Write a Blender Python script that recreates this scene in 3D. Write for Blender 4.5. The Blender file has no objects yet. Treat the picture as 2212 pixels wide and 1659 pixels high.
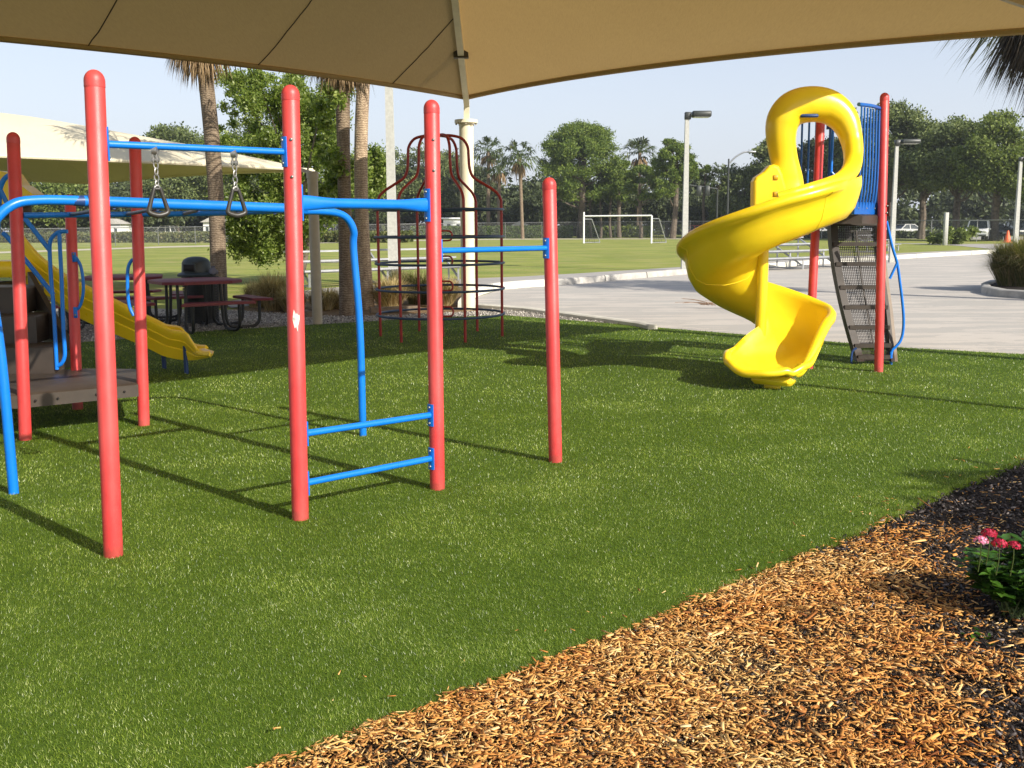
import bpy, math, random
import numpy as np
from mathutils import Vector, Matrix

# ---------------------------------------------------------------- camera, world, sun, exposure
S = bpy.context.scene
COL = S.collection
PITCH = math.radians(8.71); ROLL = math.radians(0.35); EYE = 1.55; FPX = 2236.0
_f = np.array([0, math.cos(PITCH), -math.sin(PITCH)]); _r = np.array([1., 0, 0]); _u = np.cross(_r, _f)
_R = math.cos(ROLL)*_r - math.sin(ROLL)*_u; _U = math.sin(ROLL)*_r + math.cos(ROLL)*_u
cd = bpy.data.cameras.new('camera'); cam = bpy.data.objects.new('camera', cd); COL.objects.link(cam)
cd.sensor_width = 36.0; cd.lens = 36*FPX/2212; cd.clip_start = 0.05; cd.clip_end = 2000
cam.matrix_world = Matrix(((_R[0], _U[0], -_f[0], 0), (_R[1], _U[1], -_f[1], 0), (_R[2], _U[2], -_f[2], EYE), (0, 0, 0, 1)))
S.camera = cam
SUN_EL = math.radians(30.5); SUN_AZ = math.radians(133.5)      # azimuth clockwise from +Y
w = bpy.data.worlds.new('World'); S.world = w; w.use_nodes = True
wt = w.node_tree; wt.nodes.clear()
sky = wt.nodes.new('ShaderNodeTexSky'); sky.sky_type = 'NISHITA'; sky.sun_disc = False
sky.sun_elevation = SUN_EL; sky.sun_rotation = SUN_AZ
sky.air_density = 1.0; sky.dust_density = 3.2; sky.ozone_density = 2.2; sky.altitude = 0
bg = wt.nodes.new('ShaderNodeBackground'); bg.inputs['Strength'].default_value = 0.115
wo = wt.nodes.new('ShaderNodeOutputWorld')
hsv = wt.nodes.new('ShaderNodeHueSaturation'); hsv.inputs['Saturation'].default_value = 0.62; hsv.inputs['Value'].default_value = 1.0   # humid, washed-out sky
wt.links.new(sky.outputs[0], hsv.inputs['Color']); wmx = wt.nodes.new('ShaderNodeMix'); wmx.data_type = 'RGBA'; wmx.inputs[0].default_value = .42
wtc = wt.nodes.new('ShaderNodeTexCoord'); wsp = wt.nodes.new('ShaderNodeSeparateXYZ'); wt.links.new(wtc.outputs['Generated'], wsp.inputs[0])
wrp = wt.nodes.new('ShaderNodeValToRGB'); wt.links.new(wsp.outputs[2], wrp.inputs[0]); wrp.color_ramp.elements[0].color = (.78, .82, .90, 1); wrp.color_ramp.elements[1].position = .6; wrp.color_ramp.elements[1].color = (.14, .20, .34, 1)
wel = wrp.color_ramp.elements.new(.22); wel.color = (.42, .49, .63, 1)
wsc = wt.nodes.new('ShaderNodeVectorMath'); wsc.operation = 'SCALE'; wsc.inputs['Scale'].default_value = 11.6; wt.links.new(wrp.outputs[0], wsc.inputs[0]); wt.links.new(wsc.outputs[0], wmx.inputs[7])
wt.links.new(hsv.outputs[0], wmx.inputs[6]); wt.links.new(wmx.outputs[2], bg.inputs['Color']); wt.links.new(bg.outputs[0], wo.inputs[0])
sl = bpy.data.lights.new('sun', 'SUN'); sl.energy = 4.9; sl.angle = math.radians(0.55); sl.color = (1.0, 0.93, 0.82)
so = bpy.data.objects.new('sun', sl); COL.objects.link(so)
_sd = Vector((math.sin(SUN_AZ)*math.cos(SUN_EL), math.cos(SUN_AZ)*math.cos(SUN_EL), math.sin(SUN_EL)))
so.rotation_euler = _sd.to_track_quat('Z', 'Y').to_euler()
S.view_settings.view_transform = 'Standard'; S.view_settings.look = 'None'
S.view_settings.exposure = 0.5; S.view_settings.gamma = 1.0; S.view_settings.use_curve_mapping = False
S.render.resolution_x = 1024; S.render.resolution_y = 768

# ---------------------------------------------------------------- survey helpers (photo pixel -> place)
def at(x, y, z=0.0):
    d = _f + (x-1106)/FPX*_R + (829.5-y)/FPX*_U
    t = (z-EYE)/d[2]
    return np.array([0, 0, EYE]) + t*d
def atv(x, y, depth):
    d = _f + (x-1106)/FPX*_R + (829.5-y)/FPX*_U
    return np.array([0, 0, EYE]) + d*(depth/d[1])
def online(px, A, B):           # point of the ground line A-B seen in column px
    A = np.array(A[:2], float); B = np.array(B[:2], float)
    d = atv(px, 520, 1.0)[:2]; e = B-A
    s = (A[1]*d[0]-A[0]*d[1])/(e[0]*d[1]-e[1]*d[0])
    return A+s*e
rs = np.random.RandomState

# ---------------------------------------------------------------- materials
def new_mat(name):
    m = bpy.data.materials.new(name); m.use_nodes = True; nt = m.node_tree; nt.nodes.clear()
    out = nt.nodes.new('ShaderNodeOutputMaterial'); b = nt.nodes.new('ShaderNodeBsdfPrincipled')
    nt.links.new(b.outputs[0], out.inputs[0]); return m, nt, b, out
def N(nt, typ, **kw):
    n = nt.nodes.new('ShaderNode'+typ)
    for k, v in kw.items():
        if k.startswith('i_'): n.inputs[k[2:].replace('_', ' ')].default_value = v
        else: setattr(n, k, v)
    return n
def ramp(nt, fac, stops):
    r = nt.nodes.new('ShaderNodeValToRGB'); cr = r.color_ramp
    while len(cr.elements) > 1: cr.elements.remove(cr.elements[-1])
    cr.elements[0].position = stops[0][0]; cr.elements[0].color = (*stops[0][1], 1)
    for p, c in stops[1:]:
        e = cr.elements.new(p); e.color = (*c, 1)
    nt.links.new(fac, r.inputs[0]); return r.outputs[0]
def mixc(nt, fac, a, b, mode='MIX'):
    m = nt.nodes.new('ShaderNodeMix'); m.data_type = 'RGBA'; m.blend_type = mode
    for s, v in ((m.inputs[0], fac), (m.inputs[6], a), (m.inputs[7], b)):
        if isinstance(v, (float, int)): s.default_value = v
        elif isinstance(v, tuple): s.default_value = (*v, 1)
        else: nt.links.new(v, s)
    return m.outputs[2]
def coords(nt, kind='Object', scale=None):
    t = nt.nodes.new('ShaderNodeTexCoord'); o = t.outputs[kind]
    if scale:
        mp = nt.nodes.new('ShaderNodeMapping'); mp.inputs['Scale'].default_value = scale
        nt.links.new(o, mp.inputs[0]); o = mp.outputs[0]
    return o
def noise(nt, vec, scale, detail=4, rough=0.55):
    n = N(nt, 'TexNoise'); n.inputs['Scale'].default_value = scale; n.inputs['Detail'].default_value = detail
    n.inputs['Roughness'].default_value = rough
    nt.links.new(vec, n.inputs['Vector']); return n.outputs[0]
def bump(nt, b, h, strength=0.3, dist=0.01):
    k = N(nt, 'Bump'); k.inputs['Strength'].default_value = strength; k.inputs['Distance'].default_value = dist
    nt.links.new(h, k.inputs['Height']); nt.links.new(k.outputs[0], b.inputs['Normal'])
def simple(name, c, rough=0.5, metal=0.0, var=0.12, nscale=6.0, bs=0.0, bscale=80, spec=0.5, scratch=0.0, scr_col=(.8, .75, .7), dirt=None):
    m, nt, b, o = new_mat(name); v = coords(nt)
    n = noise(nt, v, nscale)
    lo = tuple(max(0, x*(1-var)) for x in c); hi = tuple(min(1, x*(1+var)) for x in c)
    col = ramp(nt, n, [(0.3, lo), (0.7, hi)])
    if scratch:
        v2 = coords(nt, 'Object', (9, 9, 2)); n2 = noise(nt, v2, 14, 6, 0.7)
        f = ramp(nt, n2, [(0.70, (0, 0, 0)), (0.74, (scratch,)*3)]); col = mixc(nt, f, col, scr_col)
    if dirt:
        n3 = noise(nt, v, 2.3, 6, 0.65); f = ramp(nt, n3, [(0.45, (0, 0, 0)), (0.75, (.5, .5, .5))]); col = mixc(nt, f, col, dirt)
    nt.links.new(col, b.inputs['Base Color'])
    b.inputs['Roughness'].default_value = rough; b.inputs['Metallic'].default_value = metal
    b.inputs['Specular IOR Level'].default_value = spec
    rr = noise(nt, v, nscale*3); mr = N(nt, 'MapRange'); mr.inputs[3].default_value = max(0, rough-.08); mr.inputs[4].default_value = min(1, rough+.1)
    nt.links.new(rr, mr.inputs[0]); nt.links.new(mr.outputs[0], b.inputs['Roughness'])
    if bs: bump(nt, b, noise(nt, v, bscale), bs, 0.003)
    return m
def island(name, stops, rough=0.6, trans=0.0, spec=0.4, tcol=None, patch=None, shift=0.0):
    """colour per loose piece (leaf, blade, chip) with an optional large-scale patch tint"""
    m, nt, b, o = new_mat(name)
    g = nt.nodes.new('ShaderNodeNewGeometry')
    col = ramp(nt, g.outputs['Random Per Island'], stops)
    if patch:
        n = noise(nt, coords(nt), patch[0], 3, .6); lo_, hi_ = (patch[2], patch[3]) if len(patch) > 2 else (.35, .65); f = ramp(nt, n, [(lo_, (0, 0, 0)), (hi_, (1, 1, 1))])
        m2 = mixc(nt, 1.0, col, patch[1], 'MULTIPLY'); col = mixc(nt, f, col, m2)
    nt.links.new(col, b.inputs['Base Color']); b.inputs['Roughness'].default_value = rough
    b.inputs['Specular IOR Level'].default_value = spec
    if trans:
        t = N(nt, 'BsdfTranslucent'); mx = N(nt, 'MixShader'); mx.inputs[0].default_value = trans
        tc = mixc(nt, 1.0, col, tcol or (1.5, 1.6, .6), 'MULTIPLY')
        nt.links.new(tc, t.inputs[0]); nt.links.new(b.outputs[0], mx.inputs[1]); nt.links.new(t.outputs[0], mx.inputs[2])
        nt.links.new(mx.outputs[0], o.inputs[0])
    return m

M = {}
M['red'] = simple('red_powder_coat', (.56, .044, .044), .42, var=.10, nscale=9, bs=.25, bscale=260, scratch=.5, scr_col=(.75, .35, .3))
_m = M['red']; _nt = _m.node_tree; _b = _nt.nodes['Principled BSDF']; _src = _b.inputs['Base Color'].links[0].from_socket
_tc = coords(_nt); _sp = N(_nt, 'SeparateXYZ'); _nt.links.new(_tc, _sp.inputs[0]); _n = noise(_nt, coords(_nt, 'Object', (6, 6, 3)), 5, 6, .7)
_ad = N(_nt, 'Math', operation='MULTIPLY_ADD'); _nt.links.new(_n, _ad.inputs[0]); _ad.inputs[1].default_value = -.08; _nt.links.new(_sp.outputs[2], _ad.inputs[2])
wf = ramp(_nt, _ad.outputs[0], [(-.0, (.35, .35, .35)), (.02, (0, 0, 0))]); _c = mixc(_nt, wf, _src, (.10, .055, .03))
wn2 = noise(_nt, coords(_nt, 'Object', (2, 2, .7)), 3.2, 5, .6); wf2 = ramp(_nt, wn2, [(.42, (0, 0, 0)), (.72, (.30, .30, .30))]); _c = mixc(_nt, wf2, _c, (.68, .17, .15))
_nt.links.new(_c, _b.inputs['Base Color'])
M['dkred'] = simple('dark_red_powder_coat', (.34, .022, .018), .35, var=.15)
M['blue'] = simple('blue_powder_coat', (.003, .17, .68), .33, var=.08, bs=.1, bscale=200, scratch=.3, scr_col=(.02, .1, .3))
M['blue2'] = simple('blue_coat_with_shade', (.003, .10, .40), .4, var=.08)  # blue coat darkened, canopy shade on the barriers put into the colour
M['dkblue'] = simple('dark_blue_coated_steel', (.012, .045, .16), .42, var=.15)
M['navy'] = simple('navy_vinyl_coated_steel', (.03, .06, .13), .45, var=.2)
M['steel'] = simple('galvanised_steel', (.28, .28, .27), .42, metal=.7, var=.2)
M['aluminium'] = simple('weathered_aluminium', (.42, .43, .44), .42, metal=.55, var=.12)
M['rubber'] = simple('black_rubber_grip', (.03, .028, .024), .38, var=.3)
M['black'] = simple('black_powder_coat', (.012, .013, .014), .4, var=.3)
M['bin'] = simple('dark_green_black_plastic', (.022, .032, .033), .42, var=.2)
M['hollow'] = simple('opening_darkness', (.008, .006, .006), .8)  # near-black colour stands for the darkness inside openings
M['maroon'] = simple('maroon_vinyl_coating', (.17, .02, .028), .5, var=.18, nscale=20, bs=.4, bscale=120)
M['brown'] = simple('brown_plastic_coated_deck', (.040, .030, .023), .5, var=.2, bs=.25, bscale=120, dirt=(.075, .058, .044))
M['tanbrown'] = simple('tan_brown_plastic', (.16, .115, .075), .5, var=.15)
M['cream'] = simple('cream_painted_steel', (.72, .66, .48), .42, var=.06, dirt=(.5, .44, .33))
M['beige'] = simple('beige_painted_steel', (.42, .37, .29), .5, var=.08)
M['concrete_pole'] = simple('concrete_pole', (.42, .42, .38), .8, var=.12, nscale=14, bs=.3)
M['white'] = simple('white_paint', (.8, .8, .78), .5, var=.06)
M['lampgrey'] = simple('dark_grey_lamp_housing', (.035, .04, .036), .45, var=.15)
M['curb'] = simple('painted_concrete_kerb', (.62, .60, .52), .85, var=.14, nscale=3, bs=.5, bscale=50, dirt=(.30, .28, .24))
M['curbgrey'] = simple('grey_concrete_kerb', (.42, .40, .36), .85, var=.2, nscale=4, bs=.5, bscale=50, dirt=(.22, .2, .18))
M['timber'] = simple('weathered_timber', (.16, .12, .08), .8, var=.3, nscale=20, bs=.5)
M['glass'] = simple('dark_car_glass', (.03, .04, .045), .12, var=.1)
M['tyre'] = simple('tyre_rubber', (.015, .015, .015), .8)
M['cone'] = simple('orange_traffic_cone', (.75, .12, .03), .5)
M['sticker'] = simple('worn_paper_sticker', (.62, .6, .55), .6, var=.45, nscale=60)
M['lens'] = simple('clear_lamp_lens', (.7, .7, .68), .15)
M['lamp_red'] = simple('red_lamp_lens', (.4, .02, .02), .2)

def plastic_yellow():
    m, nt, b, o = new_mat('yellow_moulded_plastic'); v = coords(nt)
    n = noise(nt, v, 2.2, 5); col = ramp(nt, n, [(0.3, (.84, .60, .012)), (0.7, (.90, .66, .022))])
    v2 = coords(nt, 'Object', (3, 3, 14)); n2 = noise(nt, v2, 5, 8, .75)
    f = ramp(nt, n2, [(0.70, (0, 0, 0)), (0.76, (.35,)*3)]); col = mixc(nt, f, col, (.45, .25, .02))
    nt.links.new(col, b.inputs['Base Color']); b.inputs['Roughness'].default_value = .3
    b.inputs['Specular IOR Level'].default_value = .5
    b.inputs['Subsurface Weight'].default_value = .12; b.inputs['Subsurface Radius'].default_value = (.03, .02, .005)
    b.inputs['Subsurface Scale'].default_value = 1.0
    rr = noise(nt, v, 12); mr = N(nt, 'MapRange'); mr.inputs[3].default_value = .22; mr.inputs[4].default_value = .42
    nt.links.new(rr, mr.inputs[0]); nt.links.new(mr.outputs[0], b.inputs['Roughness'])
    bump(nt, b, noise(nt, v, 7), .12, .02)
    return m
M['yellow'] = plastic_yellow()

def fabric(name, base, tcol, mix):
    m, nt, b, o = new_mat(name); v = coords(nt)
    n = noise(nt, coords(nt, 'Object', (1, 1, 1)), .9, 4); c1 = ramp(nt, n, [(0.3, tuple(x*.92 for x in base)), (0.7, base)])
    n2 = noise(nt, coords(nt, 'Object', (30, 2, 10)), 3, 6, .7); f2 = ramp(nt, n2, [(0.4, (1, 1, 1)), (0.75, (.86, .85, .83))])
    c1 = mixc(nt, 1.0, c1, f2, 'MULTIPLY')
    nt.links.new(c1, b.inputs['Base Color']); b.inputs['Roughness'].default_value = .85
    b.inputs['Specular IOR Level'].default_value = .15
    bump(nt, b, noise(nt, v, 160, 2), .25, .004)
    t = N(nt, 'BsdfTranslucent'); tc = mixc(nt, 1.0, f2, tcol, 'MULTIPLY'); nt.links.new(tc, t.inputs[0])
    mx = N(nt, 'MixShader'); mx.inputs[0].default_value = mix
    nt.links.new(b.outputs[0], mx.inputs[1]); nt.links.new(t.outputs[0], mx.inputs[2]); nt.links.new(mx.outputs[0], o.inputs[0])
    return m
M['fabric'] = fabric('shaded_underside_cloth', (.54, .405, .215), (.50, .32, .12), .32)  # same cloth as the cream one, browned to carry its underside's dim light
M['fabric2'] = fabric('cream_shade_cloth', (.80, .72, .52), (.10, .06, .02), .15)
M['seam'] = simple('dark_fabric_seam', (.045, .03, .015), .9)

def ground_mat(name, stops, scale, detail=6, bs=.5, bscale=60, bd=.01, rough=.9, stretch=(1, 1, 1), extra=None):
    m, nt, b, o = new_mat(name); v = coords(nt, 'Object', stretch)
    col = ramp(nt, noise(nt, v, scale, detail, .62), stops)
    if extra:
        for (sc, lo, hi, c, st) in extra:
            f = ramp(nt, noise(nt, coords(nt, 'Object', st), sc, 8, .65), [(lo, (0, 0, 0)), (hi, (1, 1, 1))])
            col = mixc(nt, f, col, c)
    nt.links.new(col, b.inputs['Base Color']); b.inputs['Roughness'].default_value = rough
    b.inputs['Specular IOR Level'].default_value = .2
    bump(nt, b, noise(nt, coords(nt), bscale, 4), bs, bd); return m
M['field'] = ground_mat('mown_field_grass', [(0.25, (.17, .20, .035)), (0.5, (.27, .295, .06)), (0.75, (.36, .35, .10))], .28, 10, .8, 25, .05,
    extra=[(.09, .52, .66, (.19, .225, .045), (1, 3, 1)), (.6, .50, .64, (.34, .30, .12), (1, 2.2, 1)), (.22, .50, .62, (.20, .25, .05), (1, 2, 1)), (6, .66, .72, (.05, .085, .014), (1, 1, 1))])
M['turfbase'] = ground_mat('turf_backing', [(0.3, (.042, .078, .005)), (0.7, (.075, .125, .011))], 18, 5)
M['soil'] = ground_mat('dark_mulch_soil', [(0.3, (.010, .008, .007)), (0.55, (.026, .020, .017)), (0.8, (.07, .055, .045))], 45, 8, 1.0, 90, .02)
M['bed'] = ground_mat('tan_planting_bed', [(0.3, (.12, .075, .035)), (0.6, (.26, .17, .085)), (0.8, (.36, .25, .13))], 6, 8, 1.0, 40, .03)
M['gravel'] = ground_mat('pale_shell_gravel', [(0.3, (.14, .125, .11)), (0.5, (.34, .31, .27)), (0.7, (.52, .49, .43))], 28, 9, 1.0, 70, .03)
M['concrete'] = ground_mat('worn_concrete_lot', [(0.3, (.45, .41, .36)), (0.7, (.53, .485, .425))], .35, 9, .35, 60, .006,
    extra=[(.8, .60, .72, (.30, .28, .25), (1, 3.5, 1)), (9, .68, .74, (.20, .18, .15), (1, 1, 1)), (.5, .56, .60, (.40, .375, .335), (.5, 2.2, 1)), (1.1, .50, .503, (.22, .20, .18), (.35, 1.6, 1)), (1.1, .503, .506, (.41, .385, .345), (.35, 1.6, 1)), (2.2, .66, .70, (.33, .31, .28), (.3, 4, 1))])
M['walk'] = ground_mat('concrete_walk', [(0.3, (.31, .29, .26)), (0.7, (.41, .385, .35))], .6, 8, .3, 60, .006)
M['palepath'] = ground_mat('pale_track', [(0.3, (.42, .38, .28)), (0.7, (.55, .50, .38))], .8, 6)

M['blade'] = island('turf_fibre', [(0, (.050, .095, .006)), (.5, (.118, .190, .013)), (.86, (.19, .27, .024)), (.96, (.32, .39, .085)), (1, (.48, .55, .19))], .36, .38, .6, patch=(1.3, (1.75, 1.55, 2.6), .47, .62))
M['chip'] = island('wood_chip', [(0, (.15, .060, .018)), (.15, (.34, .155, .042)), (.4, (.56, .315, .092)), (.8, (.72, .475, .17)), (1, (.82, .66, .36))], .7, 0, .3, patch=(1.1, (.95, .66, .40)))
M['fibre'] = island('wood_fibre', [(0, (.07, .035, .015)), (.5, (.22, .12, .045)), (1, (.42, .26, .11))], .8)
M['darkchip'] = island('dark_mulch_chip', [(0, (.007, .005, .005)), (.6, (.03, .022, .02)), (.9, (.07, .052, .045)), (1, (.3, .25, .22))], .6, 0, .5)
M['oakleaf'] = island('live_oak_leaf', [(0, (.08, .125, .022)), (.6, (.18, .245, .042)), (1, (.33, .38, .11))], .45, .42, .5)
M['farleaf'] = island('far_oak_leaf', [(0, (.06, .085, .026)), (.6, (.125, .16, .05)), (1, (.22, .25, .095))], .6, .2, .3)
M['farleaf_light'] = island('far_light_leaf', [(0, (.07, .10, .02)), (.6, (.14, .185, .038)), (1, (.22, .26, .07))], .6, .25, .3)
M['farleaf_dark'] = island('far_dark_leaf', [(0, (.03, .042, .015)), (.6, (.06, .08, .028)), (1, (.10, .12, .045))], .6, .1, .3)
M['pineleaf'] = island('pine_needle', [(0, (.055, .095, .014)), (.6, (.12, .175, .026)), (1, (.21, .26, .045))], .6, .2, .3)
M['palmleaf'] = island('palm_leaf', [(0, (.045, .065, .016)), (.6, (.085, .12, .032)), (1, (.17, .19, .07))], .45, .15, .5)
M['deadleaf'] = island('dead_palm_frond', [(0, (.12, .075, .035)), (.6, (.27, .18, .09)), (1, (.42, .31, .18))], .7, .15, .3)
M['darkfrond'] = island('dark_hanging_frond', [(0, (.02, .016, .012)), (.7, (.06, .045, .03)), (1, (.16, .12, .08))], .7, .1, .3)
M['hedgeleaf'] = island('hedge_leaf', [(0, (.035, .065, .010)), (.6, (.085, .135, .020)), (1, (.14, .19, .04))], .6, .15, .3)
M['strawgrass'] = island('straw_grass', [(0, (.20, .17, .06)), (.4, (.42, .31, .14)), (.8, (.58, .46, .25)), (1, (.7, .6, .36))], .7, .25, .3)
M['greengrass'] = island('ornamental_grass', [(0, (.08, .09, .028)), (.5, (.16, .17, .05)), (.85, (.25, .20, .10)), (1, (.4, .32, .19))], .6, .25, .3)
M['bushleaf'] = island('flower_bush_leaf', [(0, (.02, .06, .008)), (.6, (.05, .13, .015)), (1, (.11, .24, .03))], .4, .3, .5)
M['redpetal'] = island('red_petal', [(0, (.30, .008, .03)), (1, (.65, .03, .09))], .6, .2)
M['pinkpetal'] = island('pink_petal', [(0, (.65, .14, .30)), (1, (.9, .45, .62))], .6, .2)
M['weed'] = island('verge_weeds', [(0, (.05, .07, .015)), (.6, (.11, .13, .03)), (1, (.22, .2, .08))], .7, .2)
M['bark'] = simple('grey_brown_bark', (.12, .095, .07), .9, var=.45, nscale=5, bs=1, bscale=18)
M['twig'] = simple('dry_twig', (.2, .12, .07), .8, var=.3)
M['stem'] = simple('green_stem', (.08, .12, .03), .6)

def palm_bark(k=1.0):
    m, nt, b, o = new_mat('palm_trunk_bark'); 
    wv = N(nt, 'TexWave'); wv.bands_direction = 'Z'; wv.inputs['Scale'].default_value = 7.5; wv.inputs['Distortion'].default_value = 7
    wv.inputs['Detail'].default_value = 4; wv.inputs['Detail Scale'].default_value = 2.5
    v = coords(nt); nt.links.new(v, wv.inputs['Vector'])
    c = ramp(nt, wv.outputs[1], [(0.1, (.19*k, .145*k, .10*k)), (0.6, (.26*k, .20*k, .145*k)), (0.95, (.30*k, .24*k, .175*k))])
    n = noise(nt, coords(nt, 'Object', (4, 4, 1)), 3.5, 8, .7); c2 = ramp(nt, n, [(0.35, (.55, .5, .46)), (0.7, (1.1, 1.08, 1.0))])
    c = mixc(nt, 1.0, c, c2, 'MULTIPLY'); nt.links.new(c, b.inputs['Base Color']); b.inputs['Roughness'].default_value = .9
    bump(nt, b, wv.outputs[1], .45, .02); return m
M['palmbark'] = palm_bark(); M['palmbark2'] = palm_bark(1.9)

def chainlink():
    m, nt, b, o = new_mat('chain_link_mesh')
    v = coords(nt, 'UV'); sp = N(nt, 'SeparateXYZ'); nt.links.new(v, sp.inputs[0])
    def mth(op, a, c=None):
        n = N(nt, 'Math', operation=op)
        for i, q in enumerate((a, c)):
            if q is None: continue
            if isinstance(q, (int, float)): n.inputs[i].default_value = q
            else: nt.links.new(q, n.inputs[i])
        return n.outputs[0]
    res = []
    for op in ('ADD', 'SUBTRACT'):
        s = mth('MULTIPLY', mth(op, sp.outputs[0], sp.outputs[1]), 1/.075)
        fr = mth('FRACT', mth('ADD', s, 100.0)); res.append(mth('LESS_THAN', fr, .05))
    a = mth('MAXIMUM', res[0], res[1])
    t = N(nt, 'BsdfTransparent'); mx = N(nt, 'MixShader'); nt.links.new(a, mx.inputs[0]); nt.links.new(t.outputs[0], mx.inputs[1]); nt.links.new(b.outputs[0], mx.inputs[2])
    nt.links.new(mx.outputs[0], o.inputs[0])
    b.inputs['Base Color'].default_value = (.36, .37, .37, 1); b.inputs['Metallic'].default_value = .3; b.inputs['Roughness'].default_value = .5
    return m
M['chain'] = chainlink()
def perforated(name, c, pitch, rad):
    m, nt, b, o = new_mat(name)
    v = coords(nt, 'UV', (1/pitch, 1/pitch, 0)); vo = N(nt, 'TexVoronoi'); vo.voronoi_dimensions = '2D'; vo.inputs['Scale'].default_value = 1.0
    vo.inputs['Randomness'].default_value = 0.0; nt.links.new(v, vo.inputs['Vector'])
    lt = N(nt, 'Math', operation='LESS_THAN'); nt.links.new(vo.outputs['Distance'], lt.inputs[0]); lt.inputs[1].default_value = rad
    t = N(nt, 'BsdfTransparent'); mx = N(nt, 'MixShader'); nt.links.new(lt.outputs[0], mx.inputs[0]); nt.links.new(b.outputs[0], mx.inputs[1]); nt.links.new(t.outputs[0], mx.inputs[2])
    nt.links.new(mx.outputs[0], o.inputs[0]); b.inputs['Base Color'].default_value = (*c, 1); b.inputs['Roughness'].default_value = .5
    return m
M['perf'] = perforated('perforated_brown_sheet', (.022, .016, .013), .019, .31)
M['perfblack'] = perforated('perforated_bin_sheet', (.02, .022, .02), .045, .34)

# ---------------------------------------------------------------- mesh helpers
def link(o, parent=None):
    COL.objects.link(o)
    if parent is not None: o.parent = parent
    return o
def tag(o, label=None, cat=None, group=None, kind=None):
    if label: o['label'] = label
    if cat: o['category'] = cat
    if group: o['group'] = group
    if kind: o['kind'] = kind
    return o
def thing(name, loc, label, cat, group=None):
    o = bpy.data.objects.new(name, None); o.empty_display_size = .2; COL.objects.link(o)
    o.location = (float(loc[0]), float(loc[1]), float(loc[2]) if len(loc) > 2 else 0.0)
    return tag(o, label, cat, group)
def world_off(o):
    v = Vector((0, 0, 0))
    while o is not None: v = v+o.location; o = o.parent
    return v
def copy_tree(o, parent=None):
    c = o.copy(); COL.objects.link(c)
    if parent is not None: c.parent = parent
    for ch in list(o.children): copy_tree(ch, c)
    return c
def npmesh(name, V, F, mat, parent=None, smooth=False, uv=None):
    V = np.asarray(V, dtype=np.float64); F = np.asarray(F, dtype=np.int32)
    if parent is not None: V = V-np.array(world_off(parent))
    me = bpy.data.meshes.new(name); k = F.shape[1]
    me.vertices.add(len(V)); me.vertices.foreach_set('co', V.astype(np.float32).ravel())
    me.loops.add(F.size); me.loops.foreach_set('vertex_index', F.ravel())
    me.polygons.add(len(F)); me.polygons.foreach_set('loop_start', np.arange(0, F.size, k, dtype=np.int32))
    me.polygons.foreach_set('loop_total', np.full(len(F), k, dtype=np.int32))
    if smooth: me.polygons.foreach_set('use_smooth', np.ones(len(F), dtype=bool))
    me.update(calc_edges=True)
    if uv is not None:
        l = me.uv_layers.new(name='UVMap'); l.data.foreach_set('uv', np.asarray(uv, dtype=np.float32)[F.ravel()].ravel())
    me.materials.append(mat); return link(bpy.data.objects.new(name, me), parent)

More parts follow.
